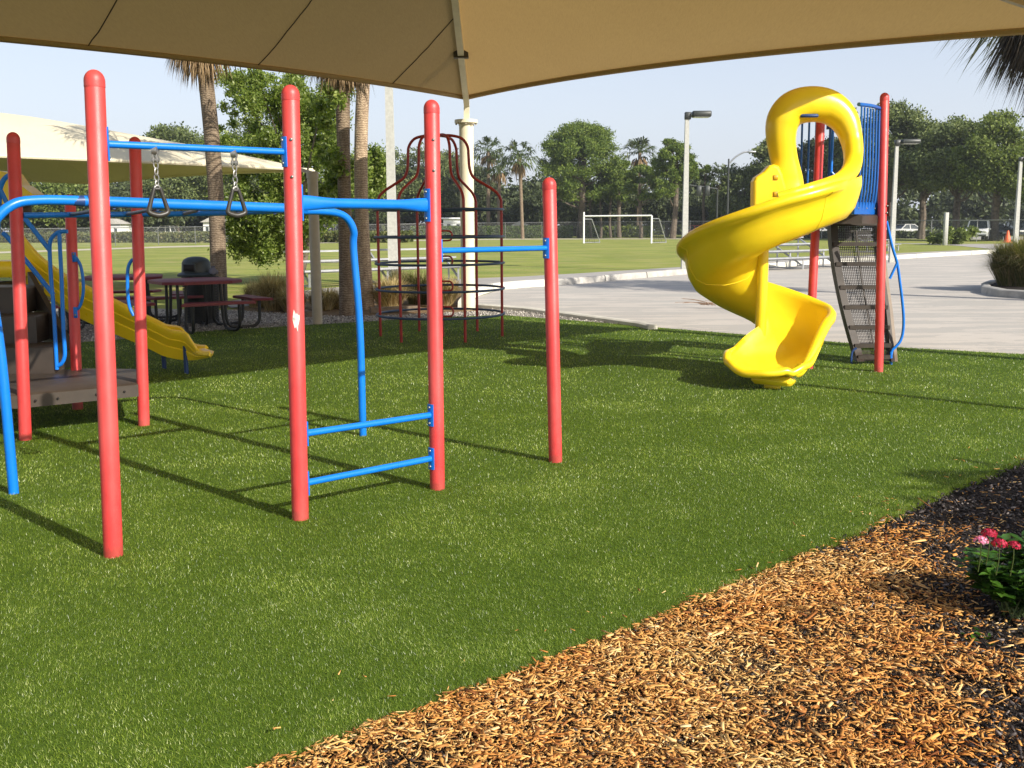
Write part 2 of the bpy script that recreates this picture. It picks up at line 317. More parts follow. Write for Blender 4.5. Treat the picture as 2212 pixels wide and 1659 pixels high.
def catmull(P, n=6):
    P = [np.array(p, float) for p in P]
    if len(P) < 3 or n <= 1: return P
    Q = [2*P[0]-P[1]]+P+[2*P[-1]-P[-2]]; out = []
    for i in range(1, len(Q)-2):
        a, b, c, d = Q[i-1:i+3]
        for k in range(n):
            t = k/n; out.append(.5*((2*b)+(c-a)*t+(2*a-5*b+4*c-d)*t*t+(-a+3*b-3*c+d)*t**3))
    out.append(P[-1]); return out
class MB:
    def __init__(s): s.v = []; s.f = []; s.uv = None
    def add(s, V, F):
        o = len(s.v); s.v += [tuple(float(c) for c in p) for p in V]; s.f += [tuple(i+o for i in f) for f in F]; return s
    def box(s, c, d, rz=0.0, bev=0.0):
        x, y, z = [q/2 for q in d]; ca, sa = math.cos(rz), math.sin(rz); b = min(bev, x*.9, y*.9, z*.9)
        if b <= 0:
            P = [(-x, -y, -z), (x, -y, -z), (x, y, -z), (-x, y, -z), (-x, -y, z), (x, -y, z), (x, y, z), (-x, y, z)]
            F = [(0, 3, 2, 1), (4, 5, 6, 7), (0, 1, 5, 4), (1, 2, 6, 5), (2, 3, 7, 6), (3, 0, 4, 7)]
        else:
            ring = lambda ax, ay, z0: [(-ax+b, -ay, z0), (ax-b, -ay, z0), (ax, -ay+b, z0), (ax, ay-b, z0), (ax-b, ay, z0), (-ax+b, ay, z0), (-ax, ay-b, z0), (-ax, -ay+b, z0)]
            P = ring(x-b*.7, y-b*.7, -z)+ring(x, y, -z+b)+ring(x, y, z-b)+ring(x-b*.7, y-b*.7, z)
            F = [tuple(range(7, -1, -1)), tuple(range(24, 32))]
            for k in range(3):
                for i in range(8): F.append((k*8+i, k*8+(i+1) % 8, (k+1)*8+(i+1) % 8, (k+1)*8+i))
        return s.add([(c[0]+p[0]*ca-p[1]*sa, c[1]+p[0]*sa+p[1]*ca, c[2]+p[2]) for p in P], F)
    def beam(s, a, b, wd, h):      # rectangular bar between two points
        a = np.array(a, float); b = np.array(b, float); d = b-a; d /= np.linalg.norm(d)
        up = np.array([0, 0, 1.]) if abs(d[2]) < .95 else np.array([0, 1., 0])
        sd = np.cross(d, up); sd /= np.linalg.norm(sd); up = np.cross(sd, d); P = []
        for q in (a, b):
            for i, j in ((-1, -1), (1, -1), (1, 1), (-1, 1)): P.append(q+sd*i*wd/2+up*j*h/2)
        return s.add(P, [(0, 1, 2, 3), (7, 6, 5, 4), (0, 4, 5, 1), (1, 5, 6, 2), (2, 6, 7, 3), (3, 7, 4, 0)])
    def tube(s, P, r, n=10, sm=1, cap=True):
        P = catmull(P, sm) if sm > 1 else [np.array(p, float) for p in P]
        m = len(P); R = np.interp(np.linspace(0, 1, m), np.linspace(0, 1, len(r)), r) if hasattr(r, '__len__') else np.full(m, r)
        T = [P[min(i+1, m-1)]-P[max(i-1, 0)] for i in range(m)]; T = [t/(np.linalg.norm(t)+1e-9) for t in T]
        u = np.array([0, 0, 1.]) if abs(T[0][2]) < .9 else np.array([1., 0, 0])
        V = []
        for i in range(m):
            u = u-T[i]*np.dot(u, T[i]); u /= np.linalg.norm(u)+1e-9; v = np.cross(T[i], u)
            for k in range(n):
                a = 2*math.pi*k/n; V.append(P[i]+R[i]*(math.cos(a)*u+math.sin(a)*v))
        F = []
        for i in range(m-1):
            for k in range(n): F.append((i*n+k, i*n+(k+1) % n, (i+1)*n+(k+1) % n, (i+1)*n+k))
        if cap: F += [tuple(range(n-1, -1, -1)), tuple(range((m-1)*n, m*n))]
        return s.add(V, F)
    def lathe(s, a, b, prof, n=20):   # prof: (t along a->b, radius) rows
        a = np.array(a, float); b = np.array(b, float); L = np.linalg.norm(b-a); d = (b-a)/L
        x = np.cross(d, [0, 1, 0]) if abs(d[1]) < .9 else np.cross(d, [1, 0, 0]); x /= np.linalg.norm(x); y = np.cross(d, x)
        V = []
        for t, r in prof:
            for k in range(n):
                g = 2*math.pi*k/n; V.append(a+d*t+r*(math.cos(g)*x+math.sin(g)*y))
        F = []; m = len(prof)
        for i in range(m-1):
            for k in range(n): F.append((i*n+k, i*n+(k+1) % n, (i+1)*n+(k+1) % n, (i+1)*n+k))
        F += [tuple(range(n-1, -1, -1)), tuple(range((m-1)*n, m*n))]
        return s.add(V, F)
    def prism(s, poly, z0, z1):
        n = len(poly); V = [(p[0], p[1], z0) for p in poly]+[(p[0], p[1], z1) for p in poly]
        return s.add(V, [tuple(range(n-1, -1, -1)), tuple(range(n, 2*n))]+[(i, (i+1) % n, n+(i+1) % n, n+i) for i in range(n)])
    def extr(s, pts, dv):             # polygon of 3D points pushed along dv
        n = len(pts); dv = np.array(dv, float); V = [np.array(p, float) for p in pts]; V = V+[p+dv for p in V]
        return s.add(V, [tuple(range(n-1, -1, -1)), tuple(range(n, 2*n))]+[(i, (i+1) % n, n+(i+1) % n, n+i) for i in range(n)])
    def build(s, name, mat, parent=None, smooth=True, label=None, fixn=True):
        off = world_off(parent) if parent is not None else Vector((0, 0, 0))
        me = bpy.data.meshes.new(name); me.from_pydata([(v[0]-off[0], v[1]-off[1], v[2]-off[2]) for v in s.v], [], s.f); me.materials.append(mat)
        if smooth:
            me.polygons.foreach_set('use_smooth', [True]*len(me.polygons))
            me.set_sharp_from_angle(angle=math.radians(38))
        me.update()
        if fixn:
            import bmesh
            bm = bmesh.new(); bm.from_mesh(me); bmesh.ops.recalc_face_normals(bm, faces=bm.faces); bm.to_mesh(me); bm.free()
        o = link(bpy.data.objects.new(name, me), parent)
        if label: o['label'] = label
        return o
def sheet(name, poly, z, mat):
    return tag(MB().add([(p[0], p[1], z) for p in poly], [tuple(range(len(poly)))]).build(name, mat, None, False, fixn=False), kind='structure')
def loft(rows, closed=False):
    R_ = np.array(rows); m, n = R_.shape[:2]; F = []
    for i in range(m-1):
        for k in range(n if closed else n-1):
            F.append((i*n+k, i*n+(k+1) % n, (i+1)*n+(k+1) % n, (i+1)*n+k))
    return R_.reshape(-1, 3), F
def inpoly(P, poly):
    x, y = P[:, 0], P[:, 1]; ins = np.zeros(len(P), bool); q = np.array(poly)[:, :2]; j = len(q)-1
    for i in range(len(q)):
        c = ((q[i, 1] > y) != (q[j, 1] > y)) & (x < (q[j, 0]-q[i, 0])*(y-q[i, 1])/(q[j, 1]-q[i, 1]+1e-12)+q[i, 0]); ins ^= c; j = i
    return ins
def quads(C, A, B):     # rhombus leaf per centre, half axes A and B
    n = len(C); V = np.empty((n, 4, 3)); V[:, 0] = C-A; V[:, 1] = C+B; V[:, 2] = C+A; V[:, 3] = C-B
    return V.reshape(-1, 3), np.arange(n*4).reshape(-1, 4)
def rand_dirs(r, n):
    d = r.normal(size=(n, 3)); return d/np.linalg.norm(d, axis=1)[:, None]
def leafcloud(r, cen, rad, n, size, aspect=.5, squash=(1, 1, 1), fill=.55, droop=0.0):
    """n leaves spread through clumps (centres cen, radii rad), denser near each clump's skin"""
    cen = np.array(cen, float); rad = np.array(rad, float); p = rad**2/np.sum(rad**2); k = r.choice(len(cen), n, p=p)
    d = rand_dirs(r, n); q = r.rand(n)**fill*(1+.30*r.normal(size=n).clip(-2, 2.5)); 
    C = cen[k]+d*(rad[k]*q)[:, None]*np.array(squash)
    if droop: C[:, 2] -= droop*(r.rand(n)**3)*rad[k]
    a = rand_dirs(r, n)*.8+d*.5; a /= np.linalg.norm(a, axis=1)[:, None]
    b = np.cross(a, rand_dirs(r, n)); b /= np.linalg.norm(b, axis=1)[:, None]
    s = size*(.6+.8*r.rand(n)); return quads(C, a*s[:, None], b*(s*aspect)[:, None])

# ================================================================ SETTING
P2 = lambda pts, z=0.0: [tuple(at(x, y, z)[:2]) for x, y in pts]
tag(MB().add([(-260, -60, -.03), (260, -60, -.03), (260, 260, -.03), (-260, 260, -.03)], [(0, 1, 2, 3)]).build('field', M['field'], None, False, fixn=False), kind='structure')

def jag(pts, step=.06, amp=.010, seed=2):
    r = rs(seed); out = []; a = 0.0
    for p, q in zip(pts[:-1], pts[1:]):
        n = max(1, int(math.dist(p, q)/step)); d = (q[0]-p[0], q[1]-p[1]); l = math.hypot(*d)
        for i in range(n): a = .6*a+r.normal()*amp; out.append((p[0]+d[0]*i/n-d[1]/l*a, p[1]+d[1]*i/n+d[0]/l*a))
    return out+[pts[-1]]
EDGE = jag([(-.73, 2.8), (-.245, 3.2), (.15, 3.52), (.55, 3.93), (.99, 4.33), (1.32, 4.62), (1.69, 5.0), (2.45, 5.78), (3.33, 6.59), (4.6, 7.75), (6.4, 9.2)])
TURF = [(-2.5, 1.35)]+EDGE+[ (8.6, 10.4), (7.2, 11.4),
        (6.09, 12.22), (4.96, 12.92), (3.47, 14.46), (2.03, 15.9), (.9, 17.1), (-.2, 18.1), (-1.0, 17.75), (-1.83, 17.36), (-3.02, 16.61), (-4.59, 15.6), (-5.6, 14.4), (-6.5, 13.6), (-9, 13.0), (-10, 5), (-5, .6)]
sheet('turf_ground', TURF, 0.0, M['turfbase'])
# kerb, lot, walks (traced on the ground)
KERB = P2([(1012, 663), (1030, 640), (1075, 626), (1130, 620), (1200, 615.5), (1300, 607), (1475, 592), (1660, 578), (1810, 567), (1960, 557.5), (2100, 549), (2212, 542.5), (2420, 528)])
NEARK = P2([(1012, 663), (1130, 672), (1220, 684), (1300, 695), (1378, 706)])
LOT = KERB[:]+[(60, 14), (24, 6.0), (11, 7), (8.6, 10.35), (7.2, 11.35), (6.09, 12.17), (4.96, 12.87), (3.47, 14.42)]+[NEARK[-1]]+NEARK[::-1][1:-1]
sheet('parking_lot', LOT, -.016, M['concrete'])
WALK = P2([(480, 652), (600, 634), (700, 622), (850, 612), (1000, 602), (1120, 597), (1250, 590), (1475, 576), (1700, 561), (1950, 546), (2060, 541), (2212, 536), (2420, 524)])
WALK2 = P2([(2420, 527), (2212, 540), (2060, 549), (1950, 555), (1700, 572), (1475, 587), (1250, 604), (1120, 614), (1000, 620), (850, 627), (700, 640), (620, 650), (500, 664)])
sheet('sidewalk', WALK+WALK2, -.006, M['walk'])
track_far = P2([(-60, 544.5), (0, 543), (350, 531.5), (550, 527), (700, 522), (900, 517.8), (1100, 515.3), (1400, 514.6), (1650, 514.8)])
track_near = P2([(1650, 516.4), (1400, 516.2), (1100, 517.1), (900, 520), (700, 524.8), (550, 530), (350, 534.5), (0, 546.5), (-60, 548)])
sheet('track', track_far+track_near, -.020, M['palepath'])
sheet('road', P2([(1560, 513.2), (1900, 514.2), (2212, 518), (2500, 520), (2500, 513), (2212, 511), (1900, 509.5), (1560, 509.5)]), -.022, M['walk'])
sheet('side_drive', P2([(1890, 524), (2060, 529.5), (2140, 537), (2212, 536.5), (2420, 525), (2420, 521), (2212, 526), (2060, 526.5)]), -.014, M['walk'])
BED = P2([(480, 672), (600, 645), (720, 634), (850, 629), (1000, 622), (1035, 622), (1028, 642), (1008, 662)])+[(-.1, 20.2), (-.55, 18.6), (-1.83, 17.9), (-3.3, 17.9)]
sheet('planting_bed', BED, -.011, M['bed'])
GRAV = [(-9.8, 12.5), (-6.5, 13.3), (-4.59, 15.3), (-3.02, 16.3), (-1.83, 17.1), (-.2, 17.9), (.9, 16.9), (2.03, 15.7), (2.5, 15.5)]+[(p[0], p[1]) for p in NEARK[::-1]]+[(-.6, 19.0), (-1.9, 18.3), (-3.1, 18.1), (-3.9, 18.6), (-5.0, 19.4), (-7.5, 20.4), (-12, 20)]
sheet('gravel', GRAV, -.008, M['gravel'])
MULCH = [(-2.5, 1.35)]+EDGE+[(9, 8), (10, -6), (-3, -6), (-6, -2)]
sheet('mulch_soil', MULCH, -.004, M['soil'])

def sweep(path, prof):     # vertical profile (offset to the left of travel, z) carried along a ground line
    P = [np.array(p[:2], float) for p in path]; rows = []
    for i, p in enumerate(P):
        t = P[min(i+1, len(P)-1)]-P[max(i-1, 0)]; t /= np.linalg.norm(t); n = np.array([-t[1], t[0]])
        rows.append([(p[0]+n[0]*a, p[1]+n[1]*a, z) for a, z in prof])
    V, F = loft(rows, True); k = len(prof); m = len(rows)
    return MB().add(V, F+[tuple(range(k)), tuple(range((m-1)*k, m*k))])
kpts = catmull([(p[0], p[1], 0) for p in KERB], 6); seg = []; acc = 0; start = 0; ki = 0
dk = [0]
for i in range(1, len(kpts)): dk.append(dk[-1]+np.linalg.norm(kpts[i]-kpts[i-1]))
tot = dk[-1]; s0 = 0.0; r_ = rs(3)
kroot = None
while s0 < tot-.5:
    L_ = (2.6 if s0 < 12 else 3.2)*(.9+.2*r_.rand()); s1 = min(tot, s0+L_)
    ss = np.linspace(s0, s1-.05, 5); pts = [tuple(np.interp(q, dk, [p[j] for p in kpts]) for j in (0, 1)) for q in ss]
    h = .145+.012*r_.rand(); m_ = M['curbgrey'] if 7.5 < s0 < 15 else M['curb']
    o = sweep(pts, [(0, -.02), (.02, h-.03), (.05, h), (.17, h), (.20, h-.04), (.21, -.02)]).build('kerb_stone', m_, None)
    tag(o, kind='structure'); s0 = s1
tag(sweep([(p[0], p[1]) for p in NEARK]+[tuple(at(1400, 712)[:2])], [(0, -.02), (0, .05), (.03, .07), (.13, .07), (.15, .04), (.15, -.02)]).build('kerb_edging', M['curb'], None), kind='structure')
# timber edging between gravel and bed
for i, (a, b) in enumerate(((( 530, 655), (596, 664)), ((598, 663), (660, 676)), ((800, 676), (905, 672)), ((640, 676), (668, 685)))):
    pa, pb = at(*a), at(*b); o = MB().beam(pa+[0, 0, .05], pb+[0, 0, .05], .10, .10).build('edging_timber', M['timber'], None, False)
    tag(o, ['weathered edging timber behind the picnic table bench', 'weathered edging timber leading to the beige column', 'pale edging timber behind the ring climber', 'short edging timber at the foot of the beige column'][i], 'timber edging')

# ---- artificial turf fibres (real blades, one object)
def turf():
    r = rs(11); cs = []; hs = []; ws = []
    bands = [(2.0, 4.2, 30000, .0125, .0020), (4.2, 6.2, 16000, .0145, .0026), (6.2, 9.0, 6500, .017, .0038), (9.0, 13.0, 2600, .019, .0055), (13, 18.6, 1200, .020, .009)]
    poly = np.array(TURF)
    for y0, y1, dens, h, wd in bands:
        x0, x1 = -y1*.56-.9, y1*.56+.9; n = int((x1-x0)*(y1-y0)*dens)
        P = np.column_stack([r.uniform(x0, x1, n), r.uniform(y0, y1, n)])
        P = P[(np.abs(P[:, 0]) < P[:, 1]*.53+.9)]; P = P+r.normal(size=P.shape)*.012; P = P[inpoly(P, TURF)]
        cs.append(P); hs.append(np.full(len(P), h)); ws.append(np.full(len(P), wd))
    # dense fringe along the mulch edge
    E_ = np.array(EDGE)
    for i in range(len(E_)-1):
        L_ = np.linalg.norm(E_[i+1]-E_[i]); n = int(L_*4200)+1; t = r.rand(n)[:, None]; p = E_[i]+(E_[i+1]-E_[i])*t+r.normal(size=(n, 2))*[.014, .014]
        cs.append(p); hs.append(np.full(n, .030)); ws.append(np.full(n, .0022))
    P = np.vstack(cs); H_ = np.concatenate(hs); W_ = np.concatenate(ws); n = len(P)
    # nap lies in soft drifts, as brushed turf does
    fx = np.sin(P[:, 0]*1.7+1.3*np.sin(P[:, 1]*1.1))+.6*np.sin(P[:, 1]*3.1+P[:, 0]*2.3); fy = np.cos(P[:, 1]*1.9+1.1*np.sin(P[:, 0]*1.4))
    hh = H_*(.55+.75*r.rand(n)); lean = np.column_stack([fx*.16, fy*.16])+r.normal(size=(n, 2))*.40
    a = r.uniform(0, math.pi, n); wv = np.column_stack([np.cos(a), np.sin(a)])*(W_*(.7+.6*r.rand(n)))[:, None]
    V = np.zeros((n, 3, 3)); V[:, 0, :2] = P-wv/2; V[:, 1, :2] = P+wv/2; V[:, 2, :2] = P+lean*hh[:, None]; V[:, 2, 2] = hh*(1-.25*np.clip(np.abs(lean).sum(1), 0, 1.6))
    o = npmesh('turf_grass', V.reshape(-1, 3), np.arange(3*n).reshape(-1, 3), M['blade'])
    tag(o, 'short bright green artificial turf covering the play area', 'grass', kind='stuff'); return n
turf()

# ---- wood chips
def blades3(C, D, L, Wd, T, r):    # thin box chips: centre, direction, length, width, thickness
    n = len(C); D = D/np.linalg.norm(D, axis=1)[:, None]; up = np.tile([0, 0, 1.], (n, 1))+r.normal(size=(n, 3))*.35
    S_ = np.cross(D, up); S_ /= np.linalg.norm(S_, axis=1)[:, None]; U_ = np.cross(S_, D)
    V = np.empty((n, 8, 3)); k = 0
    taper = .35+.65*r.rand(n); tap2 = .35+.65*r.rand(n); sk = r.normal(size=n)*.25
    for q, tp in ((-1, taper), (1, tap2)):
        for i, j in ((-1, -1), (1, -1), (1, 1), (-1, 1)):
            V[:, k] = C+D*(q*L/2+i*sk*Wd*.5)[:, None]+S_*(i*Wd/2*tp)[:, None]+U_*(j*T/2)[:, None]; k += 1
    F = np.array([(0, 1, 2, 3), (7, 6, 5, 4), (0, 4, 5, 1), (1, 5, 6, 2), (2, 6, 7, 3), (3, 7, 4, 0)])
    return V.reshape(-1, 3), (np.arange(n)[:, None, None]*8+F[None]).reshape(-1, 4)
def chips():
    r = rs(5); edge = np.array([(-.9, 2.65), (-.73, 2.8), (-.245, 3.2), (.15, 3.52), (.99, 4.33), (1.69, 5.0), (2.6, 5.9)])
    n = 330000; P = np.column_stack([r.uniform(-1.4, 4.2, n), r.uniform(2.0, 6.2, n)]); P = P[inpoly(P, MULCH) & (P[:, 0] < P[:, 1]*.56+1.0)]
    x, y = P[:, 0], P[:, 1]
    fld = np.sin(x*2.9+1.7*np.sin(y*2.3))+np.sin(y*3.7+1.4*np.sin(x*3.3+.8))+.7*np.sin(x*8.1+y*5.2)+.7*np.sin(y*9.3-x*6.7+2)+.5*np.sin(17*x+3*np.sin(13*y))
    dens = np.clip(.92+.24*fld, .25, 1)
    # bare dark soil spreads towards the flower bush and the far end
    far = 1/(1+np.exp(-((x-(1.50+.29*(y-3.1)))+.10*np.sin(y*7)+.08*np.sin(x*11+y*9))*11)); far = np.maximum(far, 1/(1+np.exp(-(y-4.95+.15*np.sin(x*9))*9))); dens = dens*(1-far*.985)
    edgeq = np.exp(-((x-.80)**2+(y-4.0)**2)/.03); dens = np.clip(dens-.5*edgeq, 0, 1)
    keep = r.rand(len(P)) < dens*np.clip(1.3-.12*y, .45, 1)*.80; P = P[keep]; n = len(P)
    big = r.rand(n) < .035; L_ = np.where(big, r.uniform(.03, .095, n), .007+.036*r.rand(n)**1.7); Wd = np.where(big, r.uniform(.004, .019, n), L_*r.uniform(.12, .45, n)*.8+.0008); T = r.uniform(.0010, .0035, n)
    a = r.uniform(0, 2*math.pi, n); D = np.column_stack([np.cos(a), np.sin(a), r.normal(size=n)*.22])
    mound = .012+.010*np.sin(P[:, 0]*5)*np.sin(P[:, 1]*6); z = mound+r.rand(n)*.018
    V, F = blades3(np.column_stack([P, z]), D, L_, Wd, T, r)
    tag(npmesh('wood_chips', V, F, M['chip']), 'golden and orange wood chips scattered thickly over the dark soil', 'wood chips', kind='stuff')
    # fine fibres and dust lying between the chips
    n = 420000; P = np.column_stack([r.uniform(-1.4, 3.6, n), r.uniform(2.0, 5.8, n)]); P = P[inpoly(P, MULCH) & (P[:, 0] < P[:, 1]*.56+1.0)]
    x, y = P[:, 0], P[:, 1]; far = 1/(1+np.exp(-((x-(1.50+.29*(y-3.1)))+.10*np.sin(y*7)+.08*np.sin(x*11+y*9))*11)); far = np.maximum(far, 1/(1+np.exp(-(y-4.95)*9))); P = P[r.rand(len(P)) < (1-far*.97)*np.clip(1.2-.13*y, .35, 1)]; n = len(P)
    L_ = r.uniform(.003, .013, n); a = r.uniform(0, 2*math.pi, n); D = np.column_stack([np.cos(a), np.sin(a), r.normal(size=n)*.3])
    V, F = blades3(np.column_stack([P, .003+r.rand(n)*.012]), D, L_, L_*.28, L_*.15, r)
    tag(npmesh('wood_fibres', V, F, M['fibre']), 'fine brown wood fibres filling the gaps between the chips', 'wood chips', kind='stuff')
    # stray chips on the turf beside the bed
    E_ = np.array(EDGE[:-60]); n = 80; k = r.randint(0, len(E_)-1, n); t = r.rand(n)[:, None]; p = E_[k]+(E_[k+1]-E_[k])*t+np.abs(r.normal(size=(n, 1)))*.15*np.array([-.7, .72]); L_ = r.uniform(.008, .035, n); a = r.uniform(0, 6.28, n)
    V, F = blades3(np.column_stack([p, np.full(n, .022)]), np.column_stack([np.cos(a), np.sin(a), r.normal(size=n)*.2]), L_, L_*.2, L_*.1, r)
    tag(npmesh('stray_chips', V, F, M['chip']), 'a few stray wood chips lying on the turf near the mulch edge', 'wood chips', kind='stuff')
    n = 70000; P = np.column_stack([r.uniform(-1.4, 6, n), r.uniform(2.0, 8.5, n)]); P = P[inpoly(P, MULCH) & (P[:, 0] < P[:, 1]*.56+1.0)]
    x, y = P[:, 0], P[:, 1]; P = P[((x-(1.50+.29*(y-3.1))) > -.1) | (y > 4.7) | (r.rand(len(P)) < .3)]; n = len(P)
    L_ = r.uniform(.008, .03, n); a = r.uniform(0, 2*math.pi, n); D = np.column_stack([np.cos(a), np.sin(a), r.normal(size=n)*.4])
    V, F = blades3(np.column_stack([P, .004+r.rand(n)*.014]), D, L_, L_*.4, L_*.3, r)
    tag(npmesh('dark_mulch', V, F, M['darkchip']), 'black mulch crumbs lying between and beyond the wood chips', 'mulch', kind='stuff')
    # a few chips thrown onto the turf edge
chips()
r = rs(9); n = 26000; poly = GRAV; P = np.column_stack([r.uniform(-9, 3, n), r.uniform(12.8, 19.5, n)]); P = P[inpoly(P, GRAV) & ~inpoly(P, TURF)]; n = len(P); s_ = r.uniform(.010, .028, n)
V, F = blades3(np.column_stack([P, s_*.2]), rand_dirs(r, n)*[1, 1, .3], s_, s_*.8, s_*.6, r)
M['pebble'] = island('shell_pebble', [(0, (.12, .11, .10)), (.5, (.36, .33, .29)), (1, (.66, .62, .55))], .8)
tag(npmesh('gravel_stones', V, F, M['pebble']), 'pale crushed shell gravel between the turf and the planting bed', 'gravel', kind='stuff')

# ================================================================ PLANTS
def trunk_mb(mb, base, top, r0, r1, bend=(0, 0, 0), n=10, seed=0):
    r = rs(seed); base = np.array(base, float); top = np.array(top, float); P = []
    for i in range(7):
        t = i/6; P.append(base+(top-base)*t+np.array(bend)*math.sin(math.pi*t)+np.array([r.normal(), r.normal(), 0])*r0*.12)
    mb.tube(P, [r0*1.25, r0, r0*.95, (r0+r1)/2, r1], n, 3); return P
def broadleaf(x, y, H_, R_, label, mat='farleaf', seed=0, zc=.62, n=6500, leaf=.30, trunk=.25, name='oak_tree', group=None, squash=.75, trunks=1, low=.2, cat='tree', clumps=46):
    r = rs(seed); root = thing(name, (x, y, 0), label, cat, group)
    mb = MB(); top = np.array([x, y, H_*.55])
    for q in range(trunks):
        b = np.array([x+(q-(trunks-1)/2)*.5, y, -.02]); P = trunk_mb(mb, b, top+[(q-(trunks-1)/2)*R_*.5, 0, 0], trunk, trunk*.45, (r.normal()*.2, 0, 0), 8, seed+q)
    zc_ = H_*zc; rz = H_*(1-zc)
    cen = []; rad = []
    for i in range(clumps):
        d = rand_dirs(r, 1)[0]; d[2] = d[2]*1.0 if d[2] > -.55 else d[2]*.5; q = .45+.5*r.rand()**.6
        c = np.array([x+d[0]*R_*q, y+d[1]*R_*q, zc_+d[2]*(rz if d[2] > 0 else (zc_-H_*low))*q]); cen.append(c); rad.append(R_*(.18+.17*r.rand()))
    for i in range(0, clumps, 4):
        s = np.array([x, y, H_*(.25+.3*r.rand())]); mid = (s+cen[i])/2+[0, 0, -.05*H_]; mb.tube([s, mid, cen[i]], [trunk*.38, trunk*.22, trunk*.06], 6, 3)
    mb.build('trunk', M['bark'], root)
    V, F = leafcloud(r, cen, rad, n, leaf, .55, (1, 1, squash))
    npmesh('crown', V, F, M[mat], root); return root
def pine(x, y, H_, R_, label, seed=0, n=12000, leaf=.34, tr=.3, zlow=.42, dome=True, group=None, clumps=60, name='pine_tree'):
    r = rs(seed); root = thing(name, (x, y, 0), label, 'tree', group)
    mb = MB(); P = trunk_mb(mb, (x, y, -.02), (x+r.normal()*.2, y, H_*.86), tr, tr*.35, (r.normal()*.2, 0, 0), 8, seed)
    cen = []; rad = []
    for i in range(clumps):
        t = r.rand()**.75; z = H_*(zlow+(1-zlow)*t*.93); env = R_*math.sqrt(max(.05, 1-((t-.38)/.64)**2)) if dome else R_*(1-.6*t)
        a = r.uniform(0, 2*math.pi); q = env*(.45+.5*r.rand()); c = np.array([x+q*math.cos(a), y+q*math.sin(a), z]); cen.append(c); rad.append(R_*(.15+.10*r.rand()))
        if i % 3 == 0:
            s = np.array([x, y, z-.12*H_]); mb.tube([s, (s+c)/2+[0, 0, -.02*H_], c], [tr*.3, tr*.2, tr*.06], 6, 3)
    mb.build('trunk', M['bark'], root)
    V, F = leafcloud(r, cen, rad, n, leaf, .28, (1, 1, .62), fill=.42); npmesh('crown', V, F, M['pineleaf'], root); return root
def fans(r, hub, n, rl, leafl, up, mat, name, root, nl=14, width=.035, dropz=.9, spread=2.2):
    """fan fronds: stalk plus pleated leaflets drooping at the tips"""
    VV = []; FF = []; k = 0; mb = MB()
    for i in range(n):
        a = 2*math.pi*i/n*1.618*3+r.uniform(-.2, .2); el = r.uniform(*up); d = np.array([math.cos(a)*math.cos(el), math.sin(a)*math.cos(el), math.sin(el)])
        L_ = rl*(.75+.4*r.rand()); tip = hub+d*L_+np.array([0, 0, -.10*L_*math.cos(el)]); mb.tube([hub, (hub+tip)/2+[0, 0, .04*L_], tip], [.022, .014], 4, 2)
        s = np.cross(d, [0, 0, 1.]); s /= np.linalg.norm(s)+1e-6; u = np.cross(s, d)
        for j in range(nl):
            g = (j/(nl-1)-.5)*spread; dd = d*math.cos(g)+s*math.sin(g)+u*r.normal()*.10; ll = leafl*(.75+.35*math.cos(g))*(.85+.3*r.rand())
            m = tip+dd*ll*.55; e = tip+dd*ll*.92+np.array([0, 0, -dropz*ll*(.25+.35*r.rand())]); w_ = width*(.8+.4*r.rand()); sd = np.cross(dd, [0, 0, 1.]); sd = sd/(np.linalg.norm(sd)+1e-6)*w_
            VV += [tip, m+sd, e, m-sd]; FF.append((k, k+1, k+2, k+3)); k += 4
    npmesh(name, VV, FF, M[mat], root); return mb
def palm(base, top, r0, r1, label, seed=0, fr=20, rl=.9, leafl=.95, dead=12, group=None, bend=(0, 0, 0), nl=14, width=.035, name='palm_tree', deadup=(-1.35, -.85), deadl=.9, bark='palmbark', dmat='deadleaf'):
    r = rs(seed); base = np.array(base, float); top = np.array(top, float); root = thing(name, (base[0], base[1], 0), label, 'palm tree', group)
    mb = MB(); P = [base+(top-base)*t+np.array(bend)*math.sin(math.pi*t) for t in np.linspace(0, 1, 9)]
    P[0] = P[0]-[0, 0, .03]
    mb.tube(P, [r0*1.12, r0, r0*.97, r0*.95, r1*1.02, r1], 16, 3); mb.build('trunk', M[bark], root)
    m1 = fans(r, top, fr, rl, leafl, (-.35, 1.2), 'palmleaf', 'crown', root, nl, width); m1.build('frond_stalks', M['stem'], root)
    if dead:
        fans(r, top+[0, 0, -.05], dead, rl*.55, leafl*deadl, deadup, dmat, 'dead_fronds', root, nl, width*.8, 1.2, 1.8)
    return root
